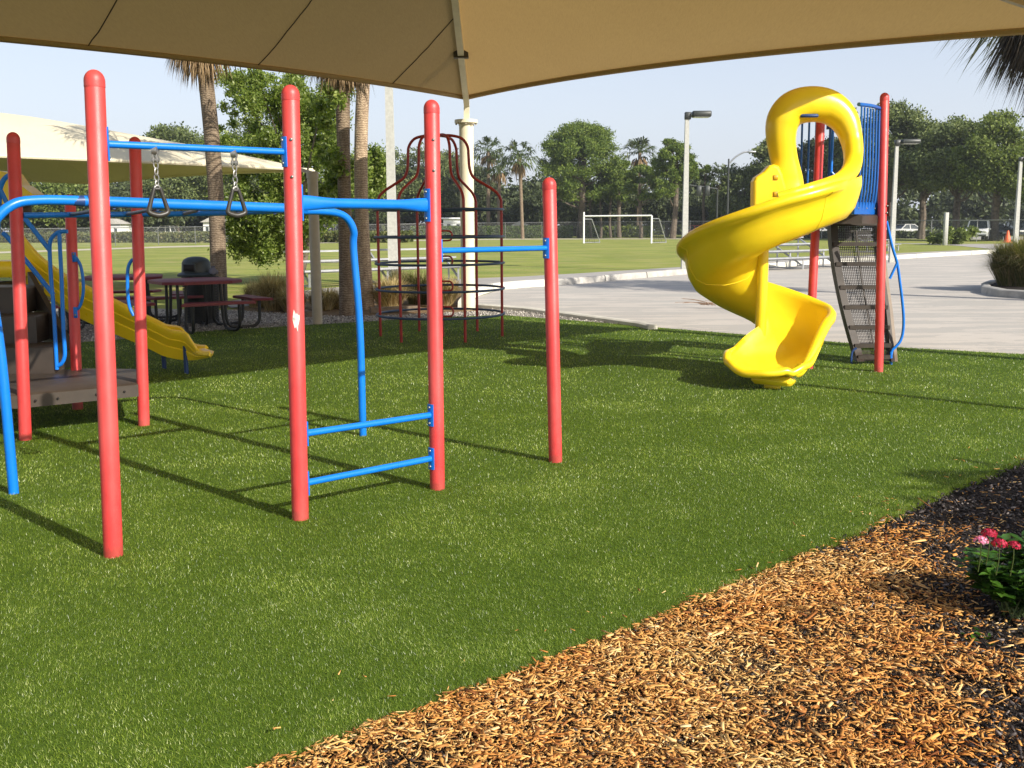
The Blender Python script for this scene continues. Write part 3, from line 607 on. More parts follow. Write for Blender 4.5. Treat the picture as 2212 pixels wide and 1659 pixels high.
def tuft(x, y, H_, R_, n, mat, label, seed=0, name='grass_clump', group=None, z=0.0, wd=.006, cat='ornamental grass'):
    r = rs(seed); n = int(n); a = r.uniform(0, 2*math.pi, n); q = R_*.35*np.sqrt(r.rand(n)); b = np.column_stack([x+q*np.cos(a), y+q*np.sin(a), np.full(n, z-.01)])
    a2 = a+r.normal(size=n)*.5; L_ = H_*(.55+.6*r.rand(n)); out = R_*(.15+.85*r.rand(n)**1.2)
    m = b+np.column_stack([np.cos(a2)*out*.4, np.sin(a2)*out*.4, L_*.62]); e = b+np.column_stack([np.cos(a2)*out, np.sin(a2)*out, L_*(.95-.45*(out/R_)**2)])
    s = np.column_stack([-np.sin(a2), np.cos(a2), np.zeros(n)])*wd*(.6+.8*r.rand(n))[:, None]
    V = np.stack([b-s*.6, b+s*.6, m+s, e, m-s], 1).reshape(-1, 3); k = np.arange(n)[:, None]*5
    F = np.vstack([k+np.array([[0, 1, 2, 4]])]); V2 = V; F2 = np.vstack([F])
    T = np.vstack([k+np.array([[4, 2, 3, 3]])]); T = T[:, :4]
    # tips as narrow quads (last vertex nudged) to keep one face size
    V = np.stack([b-s*.6, b+s*.6, m+s, m-s, e-s*.1, e+s*.1], 1).reshape(-1, 3); k = np.arange(n)[:, None]*6
    F = np.vstack([k+np.array([[0, 1, 2, 3]]), k+np.array([[3, 2, 5, 4]])])
    o = npmesh(name, V, F, M[mat]); me = o.data
    o.location = (0, 0, 0); return tag(o, label, cat, group)

# ================================================================ PLAY EQUIPMENT
def post_part(root, base, top, r=.0445, mat='red', cap=True, name='post', label=None):
    base = np.array(base, float); top = np.array(top, float); L_ = np.linalg.norm(top-base)
    prof = [(-.05, r), (L_-r*1.75, r), (L_-r*1.75+.001, r*.985), (L_-r*1.72, r*1.03)]
    prof += [(L_-r*1.15+r*1.15*math.sin(t), r*1.03*math.cos(t)) for t in np.linspace(0, 1.52, 8)]
    o = MB().lathe(base, top, prof, 28).build(name, M[mat], root, label=label); o.data.set_sharp_from_angle(angle=math.radians(60)); return o
def bolt(parent, p, d, r=.008, mat='steel'):
    p = np.array(p, float); d = np.array(d, float); d /= np.linalg.norm(d)
    return MB().lathe(p, p+d*.008, [(0, r), (.004, r), (.007, r*.7), (.009, r*.25)], 10).build('bolt', M[mat], parent)
def bracket(root, pc, pdir, z, h=.13, wd=.036, off=.0445, toward=None, mat='blue'):
    """curved plate on a post at height z facing horizontally along pdir, with two bolts turned to the camera side"""
    d = np.array([pdir[0], pdir[1], 0.]); d /= np.linalg.norm(d); s = np.array([-d[1], d[0], 0]); c = np.array([pc[0], pc[1], z])
    rows = []
    for zz in (-h/2, h/2):
        row = []
        for g in np.linspace(-.55, .55, 7):
            q = d*math.cos(g)+s*math.sin(g); row.append(c+q*(off+.001)+[0, 0, zz])
        for g in np.linspace(.55, -.55, 7):
            q = d*math.cos(g)+s*math.sin(g); row.append(c+q*(off+.0075)+[0, 0, zz])
        rows.append(row)
    V, F = loft(rows, True); mb = MB().add(V, F+[tuple(range(13, -1, -1)), tuple(range(14, 28))])
    b = mb.build('bracket', M[mat], root)
    for zz in (-h/2+.018, h/2-.018): bolt(b, c+d*(off+.006)+[0, 0, zz], d)
    return b
def along(A, Bp, off): 
    a = np.array(A[:2], float); b = np.array(Bp[:2], float); d = (b-a)/np.linalg.norm(b-a); return d
# ---- fitness rack: four posts in a row
PB = [at(245, 1200), at(649, 1121), at(945, 1056), at(1200, 997)]
PT = [atv(203, 150, PB[0][1]), atv(627, 183, PB[1][1]), atv(932, 215, PB[2][1]), atv(1186, 383, PB[3][1])]
def pax(i, z): t = z/PT[i][2]; return PB[i]+(PT[i]-PB[i])*t
rack = thing('exercise_rack', (PB[1][0], PB[1][1], 0), 'row of four red posts joined by bright blue bars and rungs, nearest the camera', 'climbing frame')
for i in range(4): post_part(rack, PB[i], PT[i])
def bar(root, i, j, zi, zj, r, name, brk=(1, 1), h=.13, mat='blue', flare=False, wd=.036):
    a = pax(i, zi); b = pax(j, zj); d = (b-a)/np.linalg.norm(b-a); a2 = a+d*.05; b2 = b-d*.05
    mb = MB()
    if flare:
        P = [a2+d*t for t in (0, .05, .13, .2)]+[b2-d*t for t in (.2, .13, .05, 0)]
        s = np.array([0, 0, 1.]); sd = np.cross(d, s); rows = []
        for k, p in enumerate(P):
            e = {0: 1.0, 1: .95, 2: .35, 3: 0}[min(k, 7-k)]; ra = r*(1-.35*e); rb = r*(1+.45*e)
            rows.append([p+sd*ra*math.cos(g)+s*rb*math.sin(g) for g in np.linspace(0, 2*math.pi, 18, endpoint=False)])
        V, F = loft(rows, True); mb.add(V, F+[tuple(range(17, -1, -1)), tuple(range(7*18, 8*18))])
    else: mb.tube([a2, b2], r, 16)
    mb.build(name, M[mat], root)
    if brk[0]: bracket(root, pax(i, zi), d, zi, h, wd)
    if brk[1]: bracket(root, pax(j, zj), -d, zj, h, wd)
ZB = 1.925
bar(rack, 0, 1, ZB, ZB, .0165, 'top_bar', h=.15)
bar(rack, 1, 2, 1.672, 1.667, .027, 'beam', h=.185, flare=True, wd=.045)
bar(rack, 2, 3, 1.408, 1.405, .0165, 'side_bar')
bar(rack, 1, 2, .462, .452, .0185, 'rung'); bar(rack, 1, 2, .192, .192, .0185, 'rung')
for i, zs in ((1, (1.985, 1.8)), (2, (2.03, 1.86))):
    for z in zs:
        d = np.array([.18 if i == 1 else .25, -1, 0]); d /= np.linalg.norm(d); bolt(rack, pax(i, z)+d*.044, d, .0085)
sd_ = np.array([.30, -.954, 0]); c_ = pax(1, 1.07)
r_ = rs(8); row = []
V_ = []
for k in range(14):
    g = 2*math.pi*k/14; rr = 1+.18*r_.normal(); th = .30+.33*math.cos(g)*rr; V_.append(pax(1, 1.075+.048*math.sin(g)*rr)+.0455*np.array([math.sin(th), -math.cos(th), 0]))
MB().add([pax(1, 1.075)+.0458*np.array([math.sin(.3), -math.cos(.3), 0])]+V_, [(0, k+1, (k+1) % 14+1) for k in range(14)]).build('sticker', M['sticker'], rack)
# ---- hanging trapeze grips
def grip(px, label):
    p = online(px, PB[0]+(PT[0]-PB[0])*.86, PB[1]+(PT[1]-PB[1])*.86); P0 = np.array([p[0], p[1], ZB-.015]); k = p[1]/FPX   # metres per photo pixel
    root = thing('hand_grip', (P0[0], P0[1], P0[2]), label, 'hand grip', 'triangular hand grips hanging from the top bar')
    mb = MB()
    for s in (-1, 1): mb.box(P0+[s*.009, 0, -.028], (.005, .024, .066), 0, .003)
    mb.lathe(P0+[-.016, 0, -.048], P0+[.016, 0, -.048], [(0, .011), (.032, .011)], 12); mb.lathe(P0+[-.013, 0, -.004], P0+[.013, 0, -.004], [(0, .021), (.026, .021)], 16)
    mb.build('hanger', M['steel'], root)
    mb = MB(); z = P0[2]-.055
    for i, L_ in enumerate((.034, .036, .036, .032)):
        a = (0, 1, 0, 1)[i]; lp = []
        for g in np.linspace(0, 2*math.pi, 13):
            u_ = .0095*math.cos(g); v_ = L_/2*math.sin(g)+.3*u_*(1 if i % 2 else -1); lp.append(P0*[1, 1, 0]+np.array([u_*(1 if not a else .45), u_*(.3 if not a else .9), z-L_/2+v_]))
        mb.tube(lp, .0031, 7); z -= L_*.80
    mb.build('chain', M['steel'], root)
    zt = z-.002; W1, W2, HH = .014, .045, .128; X = lambda u_, v_: P0*[1, 1, 0]+np.array([u_*.80, u_*.6, zt-v_])
    MB().tube([X(-W1, .014), X(-W1*.5, 0), X(W1*.5, 0), X(W1, .014)], .006, 8, 3).build('hook', M['steel'], root)
    MB().tube([X(-W1, .008), X(-W1-.006, .03), X(-W2+.002, HH-.02), X(-W2+.004, HH-.005), X(-W2*.55, HH+.003), X(0, HH+.008), X(W2*.55, HH+.003), X(W2-.004, HH-.005), X(W2-.002, HH-.02), X(W1+.006, .03), X(W1, .008)], [.0085, .0095, .011, .0125, .0135, .014, .0135, .0125, .011, .0095, .0085], 12, 4).tube([X(-W1-.002, .014), X(W1+.002, .014)], .0075, 10).build('handle', M['rubber'], root)
grip(346, 'black triangular grip on a short chain, nearer the leftmost red post'); grip(514, 'black triangular grip on a short chain, nearer the second red post')

# ---- blue overhead ladder on two legs, second rail reaching the play deck
BL = at(30, 1066); BR = at(784, 941); dL = along(BL, BR, 0); D3 = np.array([dL[0], dL[1], 0])
lad = thing('overhead_ladder', (BL[0], BL[1], 0), 'bright blue overhead ladder on two bent tube legs behind the four posts', 'monkey bars')
zr = 1.70
MB().tube([BL+[0, 0, -.05], BL+[-.01, 0, .8], BL+[-.05, 0, 1.40], BL+D3*.02+[-.03, 0, 1.56], BL+D3*.11+[0, 0, 1.68], BL+D3*.26+[0, 0, zr+.012], BL+D3*.55+[0, 0, zr+.012]], .029, 16, 5).build('leg', M['blue'], lad)
MB().tube([BR+[0, 0, -.05], BR+[-.0, 0, .8], BR+[-.03, 0, 1.38], BR-D3*.03+[0, 0, 1.52], BR-D3*.10+[0, 0, 1.62], BR-D3*.24+[0, 0, 1.655], BR-D3*.5+[0, 0, 1.66]], .027, 16, 5).build('leg', M['blue'], lad)
ra = BL+D3*.52+[0, 0, zr+.010]; rb = BR-D3*.42+[0, 0, 1.672]
MB().tube([ra, rb], .033, 18).build('rail', M['blue'], lad)
MB().tube([ra+D3*.02, ra+D3*.05], .037, 18).tube([ra-D3*.06, ra], [.028, .034], 18).build('sleeve', M['dkblue'], lad)
FR = catmull([atv(50, 465, 7.55)+[0, 0, 0], (-3.02, 8.02, 1.652), (-2.35, 8.05, 1.655), (-1.75, 7.72, 1.665), tuple(rb-D3*.15+[0, 0, -.01])], 8)
MB().tube(FR, .021, 12).build('rail', M['blue'], lad)
for k, t in enumerate((.12, .3, .48, .66, .84)):
    a = ra+(rb-ra)*t+[0, 0, -.03]; b = FR[int(t*(len(FR)-1)*.86)+1]; MB().tube([a, b], .0135, 10).build('rung', M['dkblue'], lad)

# ---- left play structure: deck, posts, steps, rails
L1, L2, L3 = at(55, 950), at(168, 884), at(311, 919)
ps = thing('play_structure', (L2[0], L2[1], 0), 'play structure at the left edge with red posts, brown deck, steps and blue hand rails', 'play structure')
post_part(ps, L1, atv(28, 285, L1[1])); post_part(ps, L2, atv(151, 420, L2[1])); post_part(ps, L3, atv(291, 295, L3[1]))
def slab(poly, z0, z1, name, mat, root, lip=.02):
    c = np.mean(np.array(poly), 0); ins = [tuple(c+(np.array(p)-c)*(1-lip/ .6)) for p in poly]; n = len(poly)
    V = [(p[0], p[1], z0) for p in poly]+[(p[0], p[1], z1-.012) for p in poly]+[(p[0], p[1], z1) for p in ins]
    F = [tuple(range(n-1, -1, -1))]+[(i, (i+1) % n, n+(i+1) % n, n+i) for i in range(n)]+[(n+i, n+(i+1) % n, 2*n+(i+1) % n, 2*n+i) for i in range(n)]+[tuple(range(2*n, 3*n))]
    return MB().add(V, F).build(name, mat, root)
pd = [(L1[0]-.02, L1[1]-.03), (L3[0], L3[1]-.03), (L3[0]+.0, L3[1]+.12), (L2[0]+.55, L2[1]+.05), (L2[0]+.08, L2[1]+.1), (-4.6, 8.7), (-4.7, 7.5)]
dk_ = slab(pd, .24, .345, 'deck', M['brown'], ps)
for t in (.12, .3, .62, .86):
    p = np.array([L1[0], L1[1]-.034, .29])+(np.array([L3[0], L3[1]-.034, .29])-np.array([L1[0], L1[1]-.034, .29]))*t; bolt(dk_, p, (.63, -.77, 0), .009, 'hollow')
q = atv(130, 760, 8.75); X1 = q[0]
slab([(X1-.9, 8.55), (X1, 8.62), (X1-.05, 9.05), (X1-1.0, 9.0)], .345, .565, 'step', M['brown'], ps)
slab([(X1-1.1, 8.9), (X1-.28, 8.95), (X1-.33, 9.4), (X1-1.2, 9.35)], .565, .80, 'step', M['brown'], ps)
slab([(X1-1.3, 9.2), (X1-.5, 9.28), (X1-.55, 9.75), (X1-1.4, 9.7)], .80, 1.03, 'step', M['brown'], ps)
MB().extr([(X1+.0, 8.98, .50), (X1-.02, 9.0, .62), (X1-.62, 9.7, 1.15), (X1-.62, 9.7, .9), (X1-.3, 9.3, .42)], (-.04, -.02, 0)).build('stringer', M['brown'], ps)
MB().box((-6.25, 10.4, .93), (1.9, 1.6, .12), .1, .02).build('upper_deck', M['brown'], ps)
D = 8.62
def rail_px(pts, dep, r, name, root, mat='dkblue', n=10, sm=4): return MB().tube([atv(x, y, dep) for x, y in pts], r, n, sm).build(name, M[mat], root)
rail_px([(146, 500), (138, 500), (125, 502), (113, 512), (108, 524), (107.5, 549), (111, 610), (115, 656), (118.5, 710), (121, 762), (123, 798)], D, .0165, 'hand_rail', ps, 'blue')
rail_px([(128, 503), (130, 545), (133, 602), (137, 709), (140, 755), (139.5, 771), (134, 784), (124, 791)], D, .0165, 'hand_rail', ps, 'blue')
rail_px([(48, 466), (57, 476), (107, 540)], D, .02, 'brace', ps, 'blue', sm=1); rail_px([(46, 548), (51, 557), (115, 636)], D+.1, .02, 'brace', ps, 'blue', sm=1)
rail_px([(6, 503), (14, 510), (26, 524)], D, .02, 'brace', ps, 'blue', sm=1)
rail_px([(-6, 520), (-2, 440), (0, 410), (5, 394), (12, 384), (22, 378), (34, 377)], 9.2, .022, 'arch_rail', ps, 'blue'); rail_px([(2, 412), (24, 458)], 9.2, .02, 'brace', ps, 'blue', sm=1)
for pts, dep, pc in (([(160, 553), (166, 559), (174, 574), (179, 600), (180, 628), (176, 652), (170, 665), (162, 670)], L2[1]-.02, None), ([(290, 560), (284, 563), (278, 574), (275.5, 590), (275.5, 620), (277, 646), (281, 666), (289, 682)], L3[1]-.01, None)):
    g = rail_px(pts, dep, .0135, 'grab_bar', ps, 'blue')
for (x, y0, y1) in ((160, 545, 566), (163, 663, 687)):
    a = atv(x, (y0+y1)/2, L2[1]-.045); b_ = MB().box(a, (.036, .010, (y1-y0)/FPX*L2[1]*.98), -.1, .004).build('bracket', M['blue'], ps); bolt(b_, a+[0, -.006, (.025 if y0 < 600 else -.02)], (0, -1, 0), .009)

# ---- straight yellow slide
sl_ = thing('straight_slide', (-3.6, 11.0, 0), 'yellow straight slide running down to the right behind the left play structure', 'slide')
top_px = [(40, 487), (46, 500), (52, 512), (84, 550), (126, 584), (168, 611), (241, 647), (308, 681), (352, 703), (372, 713), (392, 716), (404, 721), (412, 733), (420, 745), (428, 756), (440, 760), (452, 761), (457, 766)]
bot_px = [(40, 606), (46, 613), (53, 619), (84, 632), (112, 646), (168, 686), (243, 721), (291, 741), (330, 759), (350, 769), (372, 775), (392, 778), (404, 779), (412, 779), (420, 778.5), (434, 776), (450, 773), (457, 770)]
rows = []; nS = 60; tp = catmull([(a, b, 0) for a, b in top_px], 5); bp = catmull([(a, b, 0) for a, b in bot_px], 5)
for i in range(len(tp)):
    t = i/(len(tp)-1); dep = 11.35-.55*min(1, t*1.05)
    lo = atv(bp[i][0], bp[i][1], dep+.03); hi = atv(tp[i][0], tp[i][1], dep-.02)
    fl = np.array([0, 0, 1.]); Wd = .46
    floor_z = lo[2]+.045
    out = []
    hi2 = hi
    out += [hi2+[0, -.035, -.03], hi2+[0, -.03, .0], hi2+[0, 0, .012], hi2+[0, .03, 0]]
    fsh = np.array([-.30+.10*t, 0, 0])
    m1 = hi2+(lo-hi2)*.33+[0, .035, 0]; m2 = hi2+(lo-hi2)*.62+[0, .05, 0]
    out += [m1, m2, np.array([lo[0], lo[1]+.10, floor_z]), np.array([lo[0], lo[1]+Wd-.06, floor_z])]
    out += [m1*[1, 0, 1]+[0, lo[1]+Wd+.02, 0], hi2*[1, 0, 1]+[0, lo[1]+Wd+.03, 0], hi2*[1, 0, 1]+[0, lo[1]+Wd+.07, .012], hi2*[1, 0, 1]+[0, lo[1]+Wd+.10, -.02]]
    out += [m1*[1, 0, 1]+[0, lo[1]+Wd+.06, 0], np.array([lo[0], lo[1]+Wd, lo[2]]), np.array([lo[0], lo[1]+.02, lo[2]])]
    out += [m2+[0, -.048, -.005], m2+[0, -.040, .008], m1+[0, -.055, -.005], m1+[0, -.048, .008]]
    for b_ in range(7, 14): out[b_] = out[b_]+fsh
    rows.append(out)
V, F = loft(rows, True); k = len(rows[0]); m = len(rows)
MB().add(V, F+[tuple(range(k)), tuple(range((m-1)*k, m*k))]).build('chute', M['yellow'], sl_)
for t_, (x, y0, y1) in enumerate(((355, 774, 796), (403, 777, 807))):
    g = at(x, y1); MB().tube([g+[0, 0, -.03], [g[0], g[1], .42 if not t_ else .30]], .024, 12).build('leg', M['dkblue'], sl_)
MB().extr([atv(38, 398, 11.5), atv(47, 402, 11.5), atv(70, 419, 11.5), atv(70, 437, 11.5), atv(0, 441, 11.5), atv(-30, 380, 11.5), atv(0, 369, 11.5), atv(22, 374, 11.5)], (0, .3, 0)).build('entrance_hood', M['yellow'], sl_)
MB().box(atv(22, 580, 11.2), (.36, .5, .17), 0, .02).build('entrance_sill', M['yellow'], sl_)
MB().box(atv(20, 455, 11.8), (.5, .06, .16), 0, .02).build('hood_panel', M['brown'], sl_)

# ---- ring climber
CC = at(953, 727); RC = 133/FPX*CC[1]; th0 = math.radians(-4.3)
rc = thing('ring_climber', (CC[0], CC[1], 0), 'bell shaped climber of dark red bent bars and navy blue rings', 'climbing frame')
post_part(rc, CC, (CC[0]-.05, CC[1], 2.95), .045, 'dkred', name='centre_post')
for k in range(6):
    a = th0+math.radians(60*k); e = np.array([math.cos(a), math.sin(a), 0])
    pr = [(1, -.04), (1, .9), (1, 1.78), (.985, 1.92), (.90, 2.02), (.72, 2.12), (.56, 2.21), (.50, 2.33), (.485, 2.5), (.47, 2.63), (.38, 2.735), (.22, 2.775), (.05, 2.78)]
    MB().tube([CC+e*RC*q+[0, 0, z] for q, z in pr], .0195, 12, 4).build('bent_bar', M['dkred'], rc)
for z in (.325, .68, 1.035, 1.40, 1.77):
    pts = [CC+np.array([math.cos(g), math.sin(g), 0])*(RC+.028)+[0, 0, z] for g in np.linspace(0, 2*math.pi, 49)]
    MB().tube(pts, .0165, 10, 1, False).build('ring', M['navy'], rc)
for z in (.42, .78, 1.13, 1.48):
    for s in (-1, 1):
        p = lambda u_, v_: CC+[s*(.02+u_), -.01, z+v_]
        MB().tube([p(0, 0), p(.10, 0), p(.135, -.015), p(.155, -.05), p(.15, -.10), p(.12, -.13), p(0, -.135)], .0125, 8, 4).build('step_loop', M['dkred'], rc)

# ---- tower with spiral slide
tw = thing('slide_tower', (3.6, 11.2, 0), 'small raised deck on red posts with blue barred barriers and a perforated climber', 'play tower')
R1, R2 = at(1898, 803), at(1747, 796)
post_part(tw, R1, atv(1911, 200, R1[1]), .0455); post_part(tw, R2, [R2[0]+.03, R2[1], 2.95], .0455)
dpoly = [(3.0, 10.62), (3.52, 10.5), (3.83, 10.86), (4.05, 11.75), (3.05, 11.95), (2.9, 11.2)]
slab(dpoly, 1.545, 1.635, 'deck', M['brown'], tw)
MB().beam([3.80, 10.90, 1.69], [3.90, 10.79, 1.69], .03, .14).build('bracket', M['brown'], tw)
for z in (1.655, 1.725): bolt(tw, [3.862, 10.772, z], (-.1, -1, 0), .010)
def panel(A, B, z0, z1, n, root, belly=.03, solid=None, plate=.12, rb=.013):
    A = np.array([A[0], A[1], 0]); B = np.array([B[0], B[1], 0]); d = (B-A)/np.linalg.norm(B-A); nrm = np.array([d[1], -d[0], 0])
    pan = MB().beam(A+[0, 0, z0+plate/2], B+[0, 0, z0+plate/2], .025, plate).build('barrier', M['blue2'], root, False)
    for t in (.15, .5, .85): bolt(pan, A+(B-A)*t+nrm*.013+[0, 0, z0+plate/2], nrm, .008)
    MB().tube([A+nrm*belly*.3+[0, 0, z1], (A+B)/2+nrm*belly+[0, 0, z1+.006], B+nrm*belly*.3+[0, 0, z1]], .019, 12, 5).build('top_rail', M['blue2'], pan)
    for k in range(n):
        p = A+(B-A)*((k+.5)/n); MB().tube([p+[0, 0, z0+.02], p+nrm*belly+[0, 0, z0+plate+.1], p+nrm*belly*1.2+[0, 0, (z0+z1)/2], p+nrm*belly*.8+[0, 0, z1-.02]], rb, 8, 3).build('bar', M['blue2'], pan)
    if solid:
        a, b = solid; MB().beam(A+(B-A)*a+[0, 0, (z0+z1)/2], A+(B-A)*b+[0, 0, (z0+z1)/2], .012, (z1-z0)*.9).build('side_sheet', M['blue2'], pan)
    return pan
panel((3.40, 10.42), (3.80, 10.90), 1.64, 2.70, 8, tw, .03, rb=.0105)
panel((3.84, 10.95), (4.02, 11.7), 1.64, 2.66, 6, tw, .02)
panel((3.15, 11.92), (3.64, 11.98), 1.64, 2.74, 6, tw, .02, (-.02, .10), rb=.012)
MB().tube([(3.62, 11.92, 1.6), (3.62, 11.92, 2.66)], .017, 10).tube([(3.62, 11.9, 2.12), (3.68, 11.9, 2.05), (3.74, 11.9, 1.9)], .015, 8, 3).build('grab_rail', M['blue'], tw)
MB().beam((3.55, 11.93, 2.62), (4.05, 11.8, 2.62), .03, .05).build('cross_rail', M['dkblue'], tw)
# perforated arched climber descending behind the deck
lp = [(1795, 468), (1797, 520), (1803, 570), (1812, 620), (1823, 670), (1836, 720), (1848, 762), (1853, 780)]; rp = [(1893, 468), (1897, 520), (1902, 570), (1908, 620), (1915, 670), (1920, 720), (1924, 760), (1926, 780)]
LPc = catmull([(a, b, 0) for a, b in lp], 7); RPc = catmull([(a, b, 0) for a, b in rp], 7)
depf = lambda t: 11.95-.55*t-.0*t*t+.10*math.sin(math.pi*t)
Ls = [atv(p[0], p[1], depf(i/(len(LPc)-1))) for i, p in enumerate(LPc)]; Rs_ = [atv(p[0], p[1], depf(i/(len(RPc)-1))-.02) for i, p in enumerate(RPc)]
climb = MB()
for P in (Ls, Rs_):
    wl = .06 if P is Ls else .02; rows = [[p+[-.02, -.05, 0], p+[wl, -.05, 0], p+[wl, .09, 0], p+[-.02, .09, 0]] for p in P]; V, F = loft(rows, True); climb.add(V, F+[(0, 1, 2, 3), tuple(range(len(V)-4, len(V)))])
climb = climb.build('climber_frame', M['brown'], tw)
MB().add(*(lambda rows: loft(rows, True))([[p+[.021, -.045, 0], p+[.060, -.03, 0], p+[.085, .12, 0], p+[.03, .12, 0]] for p in Rs_])).build('side_rail', M['tanbrown'], tw)
V, F = loft([[a, a*.5+b*.5, b] for a, b in zip(Ls, Rs_)]); acc = [0]
for i in range(1, len(Ls)): acc.append(acc[-1]+np.linalg.norm(Ls[i]-Ls[i-1]))
uv = [(u_, s_) for s_ in acc for u_ in (0, .24, .48)]
npmesh('perforated_sheet', V, F, M['perf'], tw, True, uv)
for k in range(8):
    i = int(round((k+.35)/8*(len(Ls)-1))); MB().beam(Ls[i]+[0, -.02, 0], Rs_[i]+[0, -.02, 0], .09, .045).build('tread', M['brown'], tw)
MB().tube([(Ls[i]+Rs_[i])/2+[.01, -.03, 0] for i in range(4, len(Ls)-2, 3)], .010, 6).build('centre_spine', M['brown'], tw)
rail_px([(1915, 478), (1920, 500), (1928, 535), (1938, 568), (1944, 610), (1949, 650), (1952, 690), (1950, 720), (1944, 738), (1934, 750), (1926, 760), (1925, 787)], 11.45, .0155, 'hand_rail', tw, 'blue')
rail_px([(1938, 568), (1922, 602)], 11.45, .014, 'hand_rail_link', tw, 'blue', sm=1); rail_px([(1850, 752), (1842, 758), (1839, 770), (1839, 786)], 11.45, .013, 'foot_rail', tw, 'dkblue')
MB().tube([at(1925, 787)+[0, 0, -.02], atv(1925, 760, 11.4)], .0155, 8).build('rail_foot', M['blue'], tw)

sp = thing('spiral_slide', (2.5, 10.35, 0), 'glossy yellow spiral slide with a big hooded entrance', 'slide')
C0 = np.array([2.5, 10.35])
def smooth(a, b, x): t = min(1, max(0, (x-a)/(b-a))); return t*t*(3-2*t)
fl_k = [(10, 1.64), (-10, 1.62), (-45, 1.55), (-90, 1.40), (-180, .985), (-270, .60), (-330, .35), (-360, .25), (-385, .185), (-399, .165)]
fx = [-a for a, _ in fl_k]; fz = [b for _, b in fl_k]
rows = []
PHI = list(np.linspace(-1, -360, 88))+list(np.linspace(-363, -399, 16))
for ph in PHI:
    e2 = smooth(335, 399, -ph); e1 = smooth(-10, 60, -ph)
    a = math.radians(ph); e = np.array([math.cos(a), math.sin(a)]); c = C0+(np.array([2.06, 10.12])-C0)*e2
    zf = float(np.interp(-ph, fx, fz)); ro = float(np.interp(-ph, (0, 20, 40, 60, 100), (.925, .88, .815, .77, .765)))+.05*e2; wall = .39-.33*smooth(366, 400, -ph)
    hin = .26-.05*e2-.09*smooth(358, 399, -ph); ri = .075+.03*e2
    sr = smooth(34, 60, -ph)*(1-.45*smooth(366, 399, -ph)); wk = wall/.39
    pr = [(ri-.05, hin-.06), (ri-.06, hin-.015), (ri-.025, hin+.018), (ri+.03, hin-.006), (ri+.07, hin*.55), (ri+.14, .05), (ri+.24, .008), (ro*.55, -.012), (ro*.74, .0), (ro*.86, .05*wk), (ro*.93, .13*wk), (ro*.965, .24*wk), (ro-.016, wall-.06), (ro-.010, wall-.015), (ro+.018*sr, wall+.022*sr), (ro+.002+.058*sr, wall+.018*sr), (ro+.006+.082*sr, wall-.015), (ro+.010+.075*sr, wall-.055), (ro+.010+.045*sr, wall-.080), (ro+.010, wall-.100)]
    back = [(ro*.99, .20*wk), (ro*.955, .09*wk), (ro*.88, .0), (ro*.75, -.05), (ro*.5, -.06), (ri+.2, -.04), (ri+.08, .0), (ri+.0, .10)]
    if ph < -330:
        k_ = 1-.55*smooth(375, 399, -ph); back = [(q, z if z > 0 else z*k_) for q, z in back]
    rows.append([np.array([c[0]+e[0]*q, c[1]+e[1]*q, zf+z]) for q, z in pr+back])
# rolled exit lip
last = np.array(rows[-1]); hd = np.array([math.sin(math.radians(-399)), -math.cos(math.radians(-399)), 0]); npf = 19
zl = .165; eL = np.array([math.cos(math.radians(-399)), math.sin(math.radians(-399))]); lat = (last[:, :2]-np.array([2.06, 10.12]))@eL; lat = 2*(lat-lat.min())/(lat.max()-lat.min())-1; cen_ = np.array([2.06, 10.12])+eL*.45
npf = 19; fold = [10, 9, 8, 8, 7, 6, 5, 4]
for k in range(7):
    f = (k+1)/7; q = last.copy(); fo = .33*math.sin(f*math.pi/2)*(1-.97*np.abs(lat)**2.3); q[:, :2] = last[:, :2]+hd[:2]*fo[:, None]; q[:, 2] = last[:, 2]+.02*f*f
    for b_, t_i in enumerate((12, 11, 10, 9, 7, 6, 5, 4)): q[npf+b_] = q[npf+b_]*(1-f*f*.9)+q[t_i]*f*f*.9
    rows.append(list(q))
lipc = [np.array(rows[-15][2])-[0, 0, .02], np.array(rows[-11][2])-[0, 0, .01], np.array(rows[-7][2])-[0, 0, .004], np.array(rows[-3][3])]+[np.array(rows[-1][t])+[0, 0, -.008] for t in (4, 5, 6, 7, 8, 9, 10)]+[np.array(rows[-2][12]), np.array(rows[-7][15])-[0, 0, .01], np.array(rows[-11][16])-[0, 0, .02], np.array(rows[-15][16])-[0, 0, .03]]
V, F = loft(rows, True); kk = len(rows[0]); mm = len(rows)
ch = MB().add(V, F+[tuple(range(kk)), tuple(range((mm-1)*kk, mm*kk))]).tube(lipc, [.012, .03, .038, .038, .038, .038, .038, .038, .038, .038, .038, .038, .036, .03, .012], 14, 5).build('chute', M['yellow'], sp); ch.data.set_sharp_from_angle(angle=math.radians(75))
# mould seams on the chute
def seam(i, name='seam'):
    P = [rows[i][j] for j in range(17, len(rows[0]))]; c = np.mean(rows[i], 0); P = [p+(p-c)/np.linalg.norm(p-c)*.001 for p in P]; MB().tube(P, .0045, 6, 1).build(name, M['yellow'], ch)
seam(14); seam(42); seam(66)
MB().tube([(2.5, 10.35, -.03), (2.5, 10.35, 2.0)], .055, 24).build('centre_column', M['yellow'], sp)
